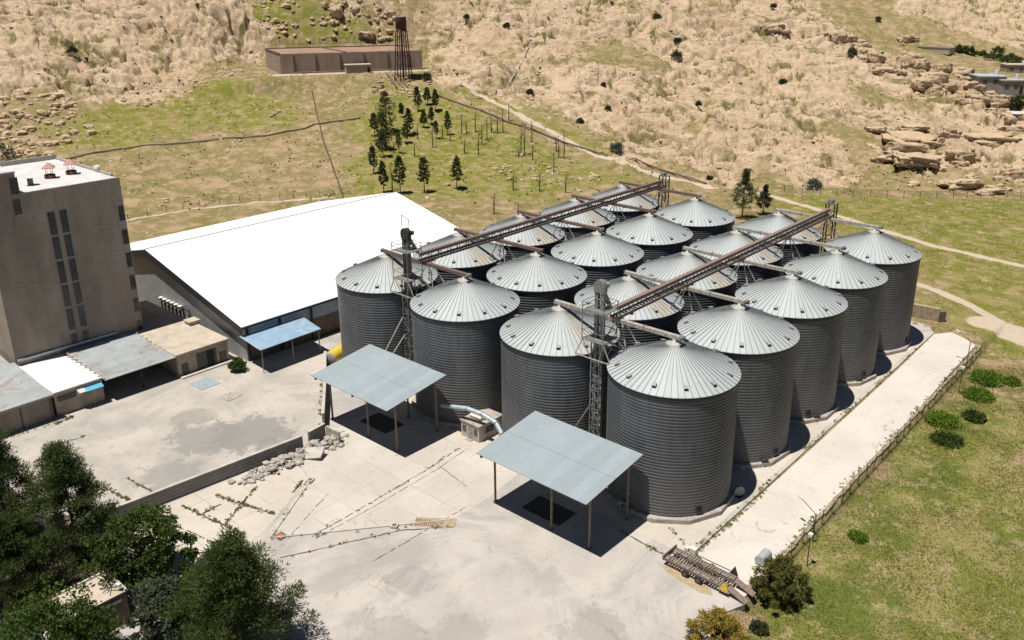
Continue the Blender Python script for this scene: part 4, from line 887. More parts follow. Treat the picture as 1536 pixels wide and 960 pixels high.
for sg in (-1,1):
    ze = EZ-(RZ-EZ)/EW*e
    fs.beam((0,ya-ov+.02,RZ-.75),(sg*(EW+e),ya-ov+.02,ze-.7),.1,1.15);  # fascia deepened so its black also stands in for overhang shade
fs.b2(EW+e-.06,EW+e+.03,ya-ov,yb+ov,ze-.42,ze-.13)
fs.build('fascia', M['fascia'], t)
# lean-to on the side
t = thing('side_canopy', 'blue corrugated lean-to roof on thin posts along the warehouse side', 'canopy', (-15.9,-8.,0))
MB().prism([(-2.9,-5.4),(2.9,-5.6),(2.7,5.2),(-2.6,5.6)], [4.5,3.95,3.95,4.5], [4.55,4.0,4.0,4.55]).build('roof', M['blue'], t)
b = MB()
for yy in (-5.1,0,4.9): b.beam((-2.7,yy,4.4),(2.7,yy,3.85),.1,.14)
b.b2(2.35,2.45,-5.2,5.,3.78,3.92).build('roof_frame', M['black'], t)
for yy in (-5.1,.1,4.9): MB().beam((2.4,yy,0),(2.4,yy,3.85),.11).build('post', M['steel'], t)
tag(bush('shrub', 'round green shrub at the warehouse corner beside the flat-roofed shed', -17.2,-15.2,2.6,2.6,31,M['leaf'],None,70,.35,.2,22,0.), None)
for i in range(6):
    t = thing('wall_fan', 'white hooded fan on a black pipe on the warehouse gable, number %s counting from the tower block' % ('one','two','three','four','five','six')[i], 'fan', (-43.8+1.25*i,-12.75,2.6), 0, 'white fans along the warehouse gable')
    t['label'] = ['white hooded fan on the warehouse gable, nearest the tall grey building', 'white hooded fan second from the tall grey building along the gable', 'white hooded fan third from the tall grey building along the gable', 'white hooded fan third from the angled black pipe along the gable', 'white hooded fan next but one to the angled black pipe', 'white hooded fan beside the angled black pipe on the gable'][i]
    MB().tube((0,0,1.35),(0,0,2.0),.3,10).tube((0,0,2.0),(0,0,2.2),.42,10,.1).build('hood', M['tube'], t); MB().tube((0,0,-.2),(0,0,1.4),.12,8).tube((0,0,1.2),(0,.5,1.2),.1,8).build('pipe', M['black'], t)
t = thing('angled_pipe', 'black bent exhaust pipe standing against the warehouse gable', 'pipe', (-36.2,-12.8,2.6)); MB().tube((0,0,1.9),(1.6,0,1.9),.13,8).tube((1.6,0,1.9),(2.3,0,-.2),.13,8).build('pipe', M['black'], t)
# ------------------------------------------------------------------ tall building
t = thing('tower_block', 'tall grey rendered concrete building with narrow dark windows and white flat roof', 'building', (-46,-29.3,0))
X0, X1, Y0, Y1, ZR = -11., 11., -9.2, 9.1, 27.4
MB().b2(X0,X1,Y0,Y1,-.2,ZR).build('wall', M['facade'], t)
MB().b2(X0+.35,X1-.02,-4.6,Y1-.35,ZR+.002,ZR+.05).build('roof', M['roofc'], t)
MB().b2(X0,X0+.3,-4.6,Y1,ZR+.003,ZR+.75).b2(X0+.3,X1-2,Y1-.3,Y1,ZR+.003,ZR+.4).b2(X1-.3,X1+.003,-4.6,Y1+.003,ZR+.052,ZR+.14).build('parapet', M['para'], t)
ub = MB().b2(X0+2,X1+.004,Y0-.004,-4.6,ZR+.003,30.4).build('stair_head', M['facade'], t)
MB().b2(X0+1.9,X1+.1,Y0-.1,-4.5,30.402,30.6).build('roof', M['roofc'], ub)
def win(par, yc, w_, z0, z1, x=X1):
    f_ = MB().b2(x-.12,x+.03,yc-w_/2-.08,yc+w_/2+.08,z0-.12,z1+.05).build('window', M['lintel'], par)
    b = MB().b2(x-.1,x+.045,yc-w_/2,yc+w_/2,z0,z1)
    for i in range(1,5): z = z0+(z1-z0)*i/5; b.b2(x+.03,x+.06,yc-w_/2,yc+w_/2,z-.025,z+.025,1)
    b.b2(x+.03,x+.062,yc-.025,yc+.025,z0,z1,1)
    b.build('pane', [M['glass'], M['frame']], f_)
for i in range(6):
    z1 = 24.25-i*3.6; z0 = z1-3.25 if i < 5 else 4.05
    if i == 5: z1 = 6.0
    for yc in (-1.05,.55):
        win(t, yc+.0, .95, z0, z1)
for i in range(6):
    z1 = 23.3-i*3.62; win(t, 8.6-.0, .8, z1-2.2, z1)
win(t, -4.95, 1.0, 27.5, 29.7); win(t, -5.05, .95, 24.7, 26.8)
MB().b2(X1+.003,X1+.35,-9.0,4.9,4.2,4.5).build('ledge', M['duct'], t)
b = MB()
for i in range(6): b.box((-6+i*2.4,Y0-.02,8+ (i%3)*6),(1.0,.1,2.))
b.build('side_window', M['glass'], t)
for i, (px, py) in enumerate(((-42.4,-26.9),(-42.9,-23.7))):
    t = thing('roof_ventilator', 'salmon pyramid-capped ventilator on the tall building roof, %s' % ('the one nearer the green drum' if i == 0 else 'the one nearer the grey bucket'), 'ventilator', (px, py, 27.45), 0, 'capped ventilators on the tall roof')
    MB().lathe([(0,0),(.75,0),(.75,.55),(.6,.55),(.6,.1)], 14).build('collar', M['brick'], t)
    for a in range(4): MB().beam((.5*math.cos(a*PI/2+.78),.5*math.sin(a*PI/2+.78),.5),(.5*math.cos(a*PI/2+.78),.5*math.sin(a*PI/2+.78),1.6),.06).build('leg', M['tube'], t)
    MB().lathe([(1.15,1.5),(1.15,1.58),(0,2.35)], 4, (0,0,0), 0, False, .3).build('cap', M['salmon'], t)
t = thing('water_drum', 'small green drum with a white dish on top on the tall building roof', 'drum', (-39.6,-30.6,27.45)); MB().tube((0,0,0),(0,0,.95),.38,14).build('drum', M['green'], t); MB().lathe([(.9,1.15),(.3,1.0),(0,.97)],16).build('dish', M['tube'], t)
tag(MB().lathe([(0,0),(.32,0),(.46,1.),(.4,1.),(.3,.15),(0,.15)], 14).build('bucket', M['tube'], None, (-41.4,-20.5,27.45)), 'grey bucket standing near the far corner of the tall building roof', 'bucket')
# ------------------------------------------------------------------ low sheds in front of the building
t = thing('flat_roof_shed', 'low tan shed with pale flat concrete roof beside the warehouse', 'shed', (-28,-17.5,0))
MB().b2(-6.9,6.4,-4.5,3.6,-.2,3.35).build('wall', M['tanwall'], t)
MB().b2(-7,6.65,-4.7,3.8,3.352,3.62).b2(-19,-7.0,-4.7,3.7,3.352,3.6).b2(-7.,-6.9,-4.7,4.6,3.0,3.3).build('roof', M['tanroof'], t)
MB().b2(-18,-7,-2.6,3.5,-.2,3.35).build('rear_wall', M['tanwall'], t)
dr = MB().b2(6.38,6.46,-1.5,1.6,0,2.75).build('door', M['door'], t); MB().b2(6.44,6.48,.1,1.2,0,2.7).build('open_gap', M['dark'], dr)
MB().b2(6.38,6.46,-3.9,-2.9,.2,1.85).build('side_door', M['door'], t)
f_ = MB().b2(6.38,6.45,2.1,3.2,.3,1.8).build('window', M['door'], t); MB().b2(6.44,6.47,2.2,3.1,.4,1.7).build('pane', M['glass'], f_)
MB().b2(6.5,7.4,-4.5,4.2,-.05,.22).build('step', M['coping'], t)
tag(MB().b2(-.8,.8,-.8,.8,0,.55).b2(-.95,.95,-.95,.95,.55,.68).build('roof_hatch', M['tanroof'], None, (-31.2,-14.2,3.6)), 'square concrete hatch box standing on the flat tan roof edge', 'hatch')
t = thing('garage', 'open fronted dark garage under a rust spotted tin roof', 'garage', (-28,-27.2,0))
MB().prism([(-6.8,-5.05),(6.6,-5.05),(6.6,5.2),(-6.8,5.2)], [3.75,3.3,3.3,3.75], [3.83,3.38,3.38,3.83]).build('roof', M['tin'], t)
MB().b2(-6.8,-6.5,-5,5,-.2,3.7).build('back_wall', M['tanwall'], t)
MB().beam((5.6,.2,0),(5.6,.2,3.3),.18).build('post', M['black'], t); MB().b2(6.0,6.25,-5,5,3.05,3.28).build('beam', M['black'], t)
b = MB()
for i in range(9): b.box((6.2-i*1.45,-5.0,3.5+i*.047),(.3,.22,.16)); b.box((6.0-i*1.4,5.15,3.5+i*.047),(.3,.2,.15))
b.build('roof_weights', M['tanroof'], t)
t = thing('white_roof_shed', 'low tan building with bright white flat roof and cyan awning', 'shed', (-28.5,-35.4,0))
MB().b2(-6.4,6.,-3.15,3.1,-.2,3.35).build('wall', M['tanwall'], t); MB().b2(-6.4,6.12,-3.2,3.15,3.352,3.5).build('roof', M['wroof'], t)
f_ = MB().b2(5.97,6.06,-2.8,-.5,2.0,2.75).build('window', M['frame'], t); MB().b2(6.03,6.08,-2.7,-.6,2.08,2.68).build('pane', M['glass'], f_)
MB().b2(6.02,6.6,-.35,.45,2.05,2.75).build('cooler', M['grey'], t)
MB().prism([(6.03,.6),(7.0,.6),(7.0,2.9),(6.03,2.9)], [2.85,2.55,2.55,2.85], [2.9,2.6,2.6,2.9]).build('awning', M['cyan'], t)
MB().prism([(6.03,-.3),(6.95,-.3),(6.95,.58),(6.03,.58)], [2.92,2.62,2.62,2.92], [2.97,2.67,2.67,2.97]).build('awning_panel', M['tube'], t)
MB().tube((6.15,.2,0),(6.15,.2,3.6),.05,6).build('downpipe', M['grey'], t)
b = MB()
for i in range(8): b.box((5.5-i*1.4,3.0,3.56),(.35,.3,.16))
b.build('roof_weights', M['tanroof'], t)
t = thing('tin_shed', 'long tin roofed shed with dull sheet walls at the left edge of the yard', 'shed', (-28.5,-46,0))
MB().prism([(-6.2,-8),(6.7,-8),(6.7,7.2),(-6.2,7.2)], [4.3,3.55,3.55,4.3], [4.36,3.61,3.61,4.36]).build('roof', M['tin'], t)
MB().b2(-6,6.15,-8,7.0,-.2,3.45).build('wall', M['tin2'], t)
b = MB()
for yy in (-4.6,-.6,3.2,6.8): b.b2(6.16,6.22,yy-.05,yy+.05,0,3.4)
b.build('wall_post', M['black'], t); MB().b2(6.72,6.78,-8,7.2,3.3,3.62).build('gutter', M['steel'], t)
t = thing('small_tin_shed', 'grey tin roof with rust red edge behind the tin shed beside the tall building', 'shed', (-40.5,-44,0))
MB().b2(-5,5,-5,4.5,-.2,3.6).build('wall', M['tin2'], t); MB().prism([(-5.2,-5.2),(5.3,-5.2),(5.3,4.9),(-5.2,4.9)], [5.,3.9,3.9,5.], [5.07,3.97,3.97,5.07]).build('roof', M['tin'], t)
tag(MB().b2(-1.1,1.1,-.9,.9,0,.06).b2(-.5,.9,.9,1.6,0,.05).build('metal_sheet', M['steelp'], None, (-10.4,-20.6,.03)), 'pale metal sheet lying on the stained yard', 'sheet')
tag(MB().b2(-1.6,1.6,-1.5,1.5,0,.05).build('metal_sheet', M['duct'], None, (-16.9,-20.6,.03)), 'blue-tinted metal sheets lying on the ground in front of the flat-roofed shed', 'sheet')
# ------------------------------------------------------------------ yard fittings
t = thing('drain_cover', 'orange rusty square drain cover in a dark frame on the slab corner', 'cover', (22.6,-34.4,.02)); MB().b2(-.6,.6,-.5,.5,-.05,.03).build('frame', M['black'], t); MB().b2(-.44,.44,-.36,.36,0,.05).build('cover', M['orange'], t)
for x_, y_, lb in ((30.3,-25.6,'small raised concrete manhole block beside the sandy grate'), (16.1,-26.1,'small raised concrete manhole block near the rubble end of the slab')):
    t = thing('manhole', lb, 'manhole', (x_, y_, 0), .5); MB().b2(-.38,.38,-.38,.38,-.05,.26).build('block', M['coping'], t); MB().b2(-.22,.22,-.22,.22,.2,.28).build('cover', M['rust'], t)
t = thing('floor_grate', 'long striped floor grate half buried in brown sand', 'grate', (33.0,-22.2,.02), R(38)); b = MB().b2(-2.2,2.2,-.75,.75,-.05,.03)
b.build('sand_bed', M['sand'], t); b = MB()
for i in range(11): b.b2(-2.1+i*.2,-2.02+i*.2,-.7,.6-.04*i,.02,.06)
b.build('bars', M['rust'], t)
b = MB()
for p, q in (((22.0,-35.3),(16.0,-26.0)),((16.0,-26.0),(12.4,-24.7)),((22.2,-35.2),(33.9,-20.9))): b.beam((p[0],p[1],.06),(q[0],q[1],.06),.22 if p[0] < 22.1 else .14,.14)
o = b.build('kerb', M['coping']); tag(o, None, None, None, 'structure')
# ------------------------------------------------------------------ trailer
t = thing('car_trailer', 'rusty old car carrier trailer with plank deck and loading ramps', 'trailer', (59.4,-11.3,0), R(-1))
fr = MB()
for yy in (-1.1,1.1): fr.b2(-4.0,3.0,yy-.07,yy+.07,.62,.82)
for yy in (-.35,.35): fr.b2(-4.0,3.0,yy-.05,yy+.05,.58,.74)
for i in range(10): fr.b2(-4.0+i*.76,-3.9+i*.76,-1.1,1.1,.6,.74)
fr.b2(-4.1,-3.95,-1.2,1.2,.6,1.1); fr.build('frame', M['rust'], t)
for yy in (-.72,.72):
    b = MB()
    for i in range(24): b.b2(-3.9+i*.285,-3.9+i*.285+.2,yy-.34,yy+.34,.83,.88)
    b.build('deck', M['wood'], t)
    MB().prism([(3.0,yy-.36),(5.0,yy-.36),(5.0,yy+.36),(3.0,yy+.36)], [.72,.05,.05,.72], [.80,.12,.12,.80]).build('ramp', M['rustr'], t)
for xx in (-1.4,.1):
    for yy in (-1.28,1.28):
        w_ = MB().tube((xx,yy-.12,.38),(xx,yy+.12,.38),.38,16).build('wheel', M['rubber'], t); MB().tube((xx,yy-.135,.38),(xx,yy+.135,.38),.18,12).build('rim', M['rust'], w_)
tri = MB().add([(2.2,-1.26,.55),(3.3,-1.26,.5),(2.95,-1.2,1.55),(2.2,-1.16,.55),(3.3,-1.16,.5),(2.95,-1.10,1.55)], [(0,1,2),(5,4,3),(0,3,4,1),(1,4,5,2),(2,5,3,0)]); tri.build('warning_triangle', M['yellow'], t)
tri = MB().add([(2.0,1.2,.8),(2.9,1.2,.8),(2.5,1.24,1.75),(2.0,1.3,.8),(2.9,1.3,.8),(2.5,1.34,1.75)], [(0,1,2),(5,4,3),(0,3,4,1),(1,4,5,2),(2,5,3,0)]); tri.build('side_flap', M['black'], t)
MB().b2(-2.6,-1.9,1.3,1.9,.5,1.35).b2(-3.1,-2.7,1.2,1.6,.8,1.2).build('winch_box', M['tube'], t)
MB().tube((-1.8,1.3,.95),(2.4,1.3,1.0),.045,6).build('side_rail', M['black'], t)
tag(MB().tube((0,-.8,.55),(0,.9,.55),.55,18).build('water_tank', M['ptank'], None, (62.7,-5.6,.05)), 'pale plastic tank lying behind the olive bush on the strip end', 'tank')
# ------------------------------------------------------------------ strip edge: stone wall and fence
t = thing('stone_retaining_wall', 'low yellowish stone retaining wall along the edge of the concrete strip', 'wall', (63.6,30,0))
r = random.Random(4); b = MB(); yy = -40.5
while yy < 36.6:
    L = r.uniform(.5,1.1); w_ = r.uniform(.30,.46)
    b.box((r.uniform(-.04,.04)+.12,yy+L/2,-.60+r.uniform(-.03,.06)),(w_,L*.98,1.35),r.uniform(-.05,.05),0,r.uniform(-.05,.05),r.uniform(-.06,.06)); yy += L
b.build('stones', M['stonew'], t)
t = thing('strip_fence', 'row of rusty posts with bent tops along the stone wall', 'fence', (63.9,30,0)); first_p = None
pm = MB().beam((0,0,-1.3),(0,0,1.0),.07).beam((0,0,1.0),(.32,0,1.38),.05).beam((0,0,1.0),(-.22,0,1.3),.04)
for i in range(31):
    yy = -39.5+i*2.5
    if first_p is None: first_p = pm.build('post', M['fencep'], t)
    o = first_p if i == 0 else link('post', first_p.data, t)
    o.location = (.25+r.uniform(-.06,.06), yy+r.uniform(-.2,.2), 0); o.rotation_euler = (r.uniform(-.1,.1), r.uniform(-.08,.08), r.uniform(-.3,.3))
b = MB()
for zz in (.3,.7,1.2):
    for i in range(30): b.beam((.25,-39.5+i*2.5,zz),(.25,-37.+i*2.5,zz-.04*(i%2)),.018)
b.build('wires', M['fencep'], t)
for x_, y_, lb, h_ in ((65.7,-1.7,'thin lamp post in the grass behind the olive bush',3.6),(65.6,49.3,'thin lamp post in the grass by the far part of the stone wall',4.),(64.5,2.4,'lamp post with white head leaning over the concrete strip, near end',3.4),(64.1,58.,'lamp post with white head leaning over the far end of the strip',4.2)):
    t = thing('lamp_post', lb, 'lamp', (x_, y_, gz(x_, y_))); lean = 'leaning' in lb
    MB().tube((0,0,-.2),(0,0,h_),.06,8).build('pole', M['fencep'], t)
    if lean: MB().tube((0,0,h_),(-1.9,.5,h_+.9),.04,6).build('arm', M['fencep'], t); MB().box((-2.1,.55,h_+.98),(.6,.22,.14),-.25,0,0,.4).build('lamp_head', M['lampw'], t)
    else: MB().box((0,0,h_+.1),(.42,.42,.34)).build('lamp_head', M['lampw'], t)
t = thing('stone_wall', 'grey-brown rubble stone wall behind the outer back silo', 'wall', (52.5,74,0)); MB().prism([(-5,-2.0),(2.9,-1.0),(2.8,-.2),(-5,-1.2)], -.3, 2.3).build('stones', M['stonew'], t); MB().prism([(2.95,-1.2),(3.8,-.3),(3.4,.6),(2.85,-.1)], -.3, 1.9).build('end_pier', M['wbrown'], t)
# ------------------------------------------------------------------ field plants near the strip
for i, (x_, y_, w_, h_, lb) in enumerate(((67.6,56.2,5.2,1.3,'bright green low shrub patch, farthest of those in the field by the strip'),(68.0,50.0,4.4,1.1,'bright green low shrub patch by the far lamp post'),(66.6,38.6,4.6,1.1,'bright green low shrub patch against the stone wall in mid field'),(69.6,42.6,3.0,.9,'darker low shrub patch beside the dirt furrows'),(68.6,34,4.2,.5,'dull green flat weed patch in mid field'),(70.6,57.6,2.4,.9,'small bright shrub to the right of the far shrub patch'),(67.8,6.4,2.0,.5,'small bright weed clump in the lush grass'))):
    bush('field_shrub', lb, x_, y_, h_, w_, 60+i, M['vivid'] if i not in (3,4) else M['leaf'], 'low shrubs in the field', 110, .32, .18, 26, gz(x_, y_), 'shrub')
kit = broad(5.0, 4.3, 77, 120, .5, .09, 60, .06, .5, .1); tree('willow_bush', 'tall olive green drooping bush beside the trailer ramps', 65.9,-8.3, kit, M['bark'], M['willow'], 'bush')
kit = broad(4.0, 4.4, 78, 110, .45, .10, 46, .06, .35); tree('golden_bush', 'golden yellow feathery bush at the bottom edge of the yard', 64.6,-18.2, kit, M['bark'], M['gold'], 'bush')
bush('shrub', 'small dark round shrub on bare soil between the two big bushes', 66.4,-13.4,.9,1.7,81,M['shrub'],None,90,.25,.15,14)
# ------------------------------------------------------------------ trees at lower left
big = [('pine_tree','dark tall pine at the left edge of the picture beside the yard wall',(3.0,-53.2),13.2,8.6,91,M['pined'],'p'),
 ('pine_tree','dark bushy pine in front of the yard wall, right of the edge pine',(9.6,-49.4),12.2,8.4,92,M['pine'],'p'),
 ('broadleaf_tree','fresh green leafy tree right of the bushy pine by the wall end',(19.2,-47.2),7.8,8.2,93,M['leaf'],'b'),
 ('pine_tree','large wide dark pine standing alone at the bottom of the yard',(34.9,-46.4),11.4,10.8,94,M['pined'],'p'),
 ('broadleaf_tree','bright green leafy tree at the bottom left corner in front of the small hut',(25.0,-58.0),7.0,9.6,95,M['leaf'],'b'),
 ('broadleaf_tree','silvery grey-green tree between the small hut and the wide pine',(28.6,-49.6),6.6,5.4,96,M['leafg'],'b'),
 ('broadleaf_tree','green leafy tree tucked behind the wide pine on its left',(30.6,-46.6),7.0,6.4,97,M['leaf'],'b'),
 ('pine_tree','dark pine filling the corner left of the small hut',(13.5,-56.5),9.5,8.5,98,M['pined'],'p')]
for nm, lb, (x_, y_), h_, w_, sd, lf, ty in big:
    if ty == 'p': kit = pine(h_, w_, sd, lf, .06, 84 if w_ < 10 else 100, 185, .36, .085, nm, (lambda s: min(1., .8+1.0*s)*max(.0, 1-s)**.72*1.05+.06) if sd == 94 else (lambda s: min(1., .75+1.0*s)*max(.0, 1-s**1.25)**.8*.95+.07), .1 if w_ < 10 else .092)
    else: kit = broad(h_, w_, sd, 130, .34, .2, 105, .1, 0., .092)
    tree(nm, lb, x_, y_, kit, M['bark'], lf, 'tree', None, 0.)
t = thing('gate_hut', 'small flat roofed hut half hidden among the trees at lower left', 'hut', (20.9,-53.1,0))
MB().b2(-1.9,2.0,-2.9,2.7,-.2,3.0).build('wall', M['wbrown'], t); MB().b2(-2.0,2.1,-3.0,2.8,3.003,3.12).build('roof', M['tanroof'], t)
MB().b2(-2.0,-1.8,-3.0,2.8,3.123,3.3).b2(-1.8,2.1,2.6,2.8,3.123,3.3).b2(-1.8,2.1,-3.,-2.8,3.123,3.3).build('parapet', M['coping'], t)
MB().b2(2.003,2.09,.6,2.2,2.3,2.55).build('sign', M['lampw'], t)
t = thing('antenna', 'dark tangle of aerial and bracket lying on the small hut roof', 'antenna', (21.9,-51.3,3.14)); MB().beam((-.8,-.6,.1),(.8,.5,.5),.08).beam((-.6,.4,.1),(.7,-.5,.4),.06).beam((0,-.7,.1),(.2,.7,.7),.05).build('rods', M['black'], t); MB().box((.6,.5,.6),(.5,.3,.22),.4).build('box', M['tube'], t)
# ------------------------------------------------------------------ reservoir, tower, pipes on the hillside
FL = Vector((-192.3,112.1,0)); e1 = Vector((.489,.873,0)); e2 = Vector((-.905,.37,0))
t = thing('reservoir', 'long brown concrete reservoir building with flat roof on the hillside', 'reservoir', (FL.x, FL.y, 21.6)); TB = 29.3-21.6
Lr, Dr = 53.2, 28.
def lp(s, d): q = e1*s+e2*d; return (q.x, q.y)
MB().prism([lp(0,0),lp(Lr,0),lp(Lr,Dr),lp(0,Dr)], -1., TB-.25).build('wall', M['resw'], t)
MB().prism([lp(.25,.25),lp(Lr-.25,.25),lp(Lr-.25,Dr-.3),lp(.25,Dr-.3)], TB-.247, TB-.1).build('roof', plain('brown_roof', (.33,.215,.15), .9, 0, .3, .15), t)
b = MB()
for a, c in (((0,Dr),(Lr,Dr)),((0,0),(0,Dr)),((Lr*.45,0),(Lr*.4,Dr))):
    p, q = lp(*a), lp(*c); b.beam((p[0],p[1],TB+.02),(q[0],q[1],TB+.02),.4,.5)
b.build('parapet', M['rust'], t); b = MB()
for s in (5,13,22,31,40,48): p = lp(s,-.12); b.box((p[0],p[1],TB/2-.4),(.5,.3,TB-.9),math.atan2(.873,.489))
b.build('pilaster', plain('dark_joint', (.10,.075,.06)), t)
t = thing('pump_house', 'small tan pump house with flat roof in front of the reservoir wall', 'hut', tuple(FL+e1*27.-e2*4.5)[:2]+(21.8,), math.atan2(.873,.489))
MB().b2(-4.6,4.6,-1.9,1.9,-.5,3.1).build('wall', M['tanwall'], t); MB().b2(-4.9,4.9,-2.2,2.2,3.103,3.35).build('roof', M['tanroof'], t); MB().b2(3.3,4.2,-1.96,-1.88,0,2.2).build('door', M['dark'], t)
b = MB(); p, q = FL+e1*4-e2*2.2, FL+e1*53-e2*2.2; b.tube((p.x,p.y,22.5),(q.x,q.y,22.5),.3,8); tag(b.build('water_pipe', M['rust']), 'long rusty pipe lying along the foot of the reservoir wall', 'pipe')
for i, dx in enumerate((-1.6,0,1.6)):
    b = MB(); pts = DATA['PIPES_DOWN']; pp = [Vector((p[0]+dx*.75,p[1]+dx,gz(p[0],p[1])+.6)) for p in pts]
    for p, q in zip(pp[:-1], pp[1:]): b.tube(p, q, .26, 8)
    tag(b.build('downhill_pipe', M['rustr'] if i else M['rust']), 'rusty pipe running downhill below the water tower, %s of three' % ('left', 'middle', 'right')[i], 'pipe', 'rusty pipes below the water tower')
tx, ty = -157.0, 140.6; tz = gz(tx, ty)
t = thing('water_tower', 'dark rusty water tower with round tank on tall lattice legs', 'water tower', (tx, ty, tz))
MB().lathe([(0,17.6),(1.95,17.6),(1.95,22.3),(1.9,22.4),(0,22.5)], 24).build('tank', M['rusttank'], t)
for a in range(6):
    c_, s_ = math.cos(a*PI/3), math.sin(a*PI/3); MB().beam((3.3*c_,3.3*s_,-.5),(2.0*c_,2.0*s_,17.5),.26).build('leg', M['rusttank'], t)
b = MB()
for i in range(5):
    z = 2+i*3.4; rr = 3.3-1.3*z/17.5; r2 = 3.3-1.3*(z+3.4)/17.5
    for a in range(6):
        c_, s_ = math.cos(a*PI/3), math.sin(a*PI/3); d_, f2 = math.cos((a+1)*PI/3), math.sin((a+1)*PI/3)
        b.beam((rr*c_,rr*s_,z),(rr*d_,rr*f2,z),.12); b.beam((rr*c_,rr*s_,z),(r2*d_,r2*f2,z+3.4),.07)
b.build('bracing', M['rusttank'], t); MB().tube((0,0,0),(0,0,17.6),.35,10).build('riser_pipe', M['rusttank'], t); MB().lathe([(2.0,17.3),(2.75,17.3),(2.75,17.42),(2.3,17.42)],20).build('gallery', M['rusttank'], t)
# ------------------------------------------------------------------ hillside walls, fences, lines
def resample(pl, st):
    out = []
    for a, b in zip(pl[:-1], pl[1:]):
        L = math.hypot(b[0]-a[0], b[1]-a[1]); n = max(1, int(L/st))
        out += [(a[0]+(b[0]-a[0])*i/n, a[1]+(b[1]-a[1])*i/n) for i in range(n)]
    return out+[tuple(pl[-1])]
wall_run('stone_line', DATA['WALL_A'], .45, .32, plain('dark_earth_stone', (.10,.08,.055), .95, 0, .5, .6), 'dark low wall running straight downhill left of the pine grove', 'wall')
wall_run('stone_line', DATA['WALL_B'], .55, .5, M['stonew'], 'low grey stone wall crossing the green slope behind the tall building', 'wall')
def line_pipe(name, pl, rr, mat, lb):
    pts = resample(pl, 5); b = MB(); q = [Vector((x_, y_, gz(x_, y_)+.45)) for x_, y_ in pts]
    for a, c in zip(q[:-1], q[1:]): b.tube(a, c, rr, 6, caps=False)
    return tag(b.build(name, mat), lb, 'pipe')
line_pipe('hill_pipe', DATA['PIPE_HILL'], .22, M['steelp'], 'thin grey pipe climbing the rocky hill above the track')
line_pipe('track_pipe', DATA['PIPE_TRACK'], .24, M['rust'], 'dark pipeline lying along the lower side of the hill track')
def fence(pl, st, h_, lb, mat):
    pts = resample(pl, st); t = thing('wire_fence', lb, 'fence', (pts[0][0], pts[0][1], 0)); zs = [gz(*p) for p in pts]; me = None
    for p, z in zip(pts, zs):
        if me is None: me = MB().beam((0,0,-.3),(0,0,h_),.11).build('post', mat, t).data; o = t.children[0]
        else: o = link('post', me, t)
        o.location = (p[0]-pts[0][0], p[1]-pts[0][1], z); o.rotation_euler = (random.uniform(-.06,.06), random.uniform(-.06,.06), 0)
    b = MB()
    for k in (.35,.65,.95):
        for i in range(len(pts)-1): b.beam((pts[i][0]-pts[0][0],pts[i][1]-pts[0][1],zs[i]+h_*k),(pts[i+1][0]-pts[0][0],pts[i+1][1]-pts[0][1],zs[i+1]+h_*k),.03)
    b.build('wires', mat, t)
fence(DATA['FENCE_R'], 3.6, 2.0, 'wire fence on dark posts at the foot of the rocky hill on the right', M['fencep'])
fence(DATA['FENCE_L'], 3.4, 1.7, 'wire fence on dark posts behind the warehouse roof', M['fencep'])
fence(DATA['FENCE_T'], 2.6, 2.2, 'dark post fence on the green slope above the reservoir', M['fencep'])
# ------------------------------------------------------------------ hillside trees
PL = ['small dark pine at the left edge of the grove','biggest dense pine at the top left of the grove','broad dense pine just below the biggest one','grey-green pine below the broad dense pine','slim grey pine standing left of the lower row','pale green pine at the left end of the lower row','tall dark pine in the lower row, right of the pale green one','pointed pine second from the right in the lower row','single pine at the right end of the lower row','slim pine in the upper row, first below the water tower','small pine in the upper row, middle one below the water tower','slim dark pine at the right end of the upper row','short round pine below the upper row','short dark pine under the right of the upper row','full dark pine right of the biggest pine','grey pine below the full dark pine','tall thin pine at the right edge of the leafy grove','thin feathery pine left of the tall thin one','sparse grey pine in front of the grove','tiny pine above the full dark pine']
for i, (x_, y_, h_, w_) in enumerate(DATA['PINES']):
    lf = M['pineg'] if i in (3,4,15,18) else M['pine'] if i in (5,7,13) else M['pined'] if i in (1,6,14) else M['pine']
    kit = pine(h_, w_*(.92 if i not in (1,2) else 1.), 300+i, lf, .26 if i not in (1,2) else .1, int(22+h_*3.), 34 if i not in (18,17) else 14, .42, .15, 'pine_tree', lambda s: min(1., .55+2.2*s)*max(0., 1-s)**.62*1.15+.1, .1)
    tree('pine_tree', PL[i], x_, y_, kit, M['bark'], lf, 'tree', 'pines on the hillside', None, 0)
def bare(h_, seed):
    r = random.Random(seed); b = MB(); rt = .16
    b.tube((0,0,-.3),(r.uniform(-.2,.2),r.uniform(-.2,.2),h_*.55), rt, 6, rt*.7, caps=False); b.tube((0,0,h_*.5),(r.uniform(-.3,.3),r.uniform(-.3,.3),h_), rt*.7, 5, .03, caps=False)
    tw = MB()
    for i in range(30):
        z = h_*r.uniform(.38,.98); a = r.uniform(0,2*PI); L = h_*.15*r.uniform(.5,1.2)*(1.25-z/h_)*1.5; e = (math.cos(a)*L, math.sin(a)*L, z+L*r.uniform(.1,.9)); tw.tube((0,0,z), e, .028, 3, .012, caps=False)
        for j in range(3): tw.tube(Vector((0,0,z)).lerp(Vector(e), .5+.2*j), (e[0]*(1+r.uniform(-.3,.5)),e[1]*(1+r.uniform(-.3,.5)),e[2]+L*r.uniform(-.1,.6)), .016, 3, .008, caps=False)
    return b, tw
kits = [bare(8., 500+i) for i in range(6)]; protos = []
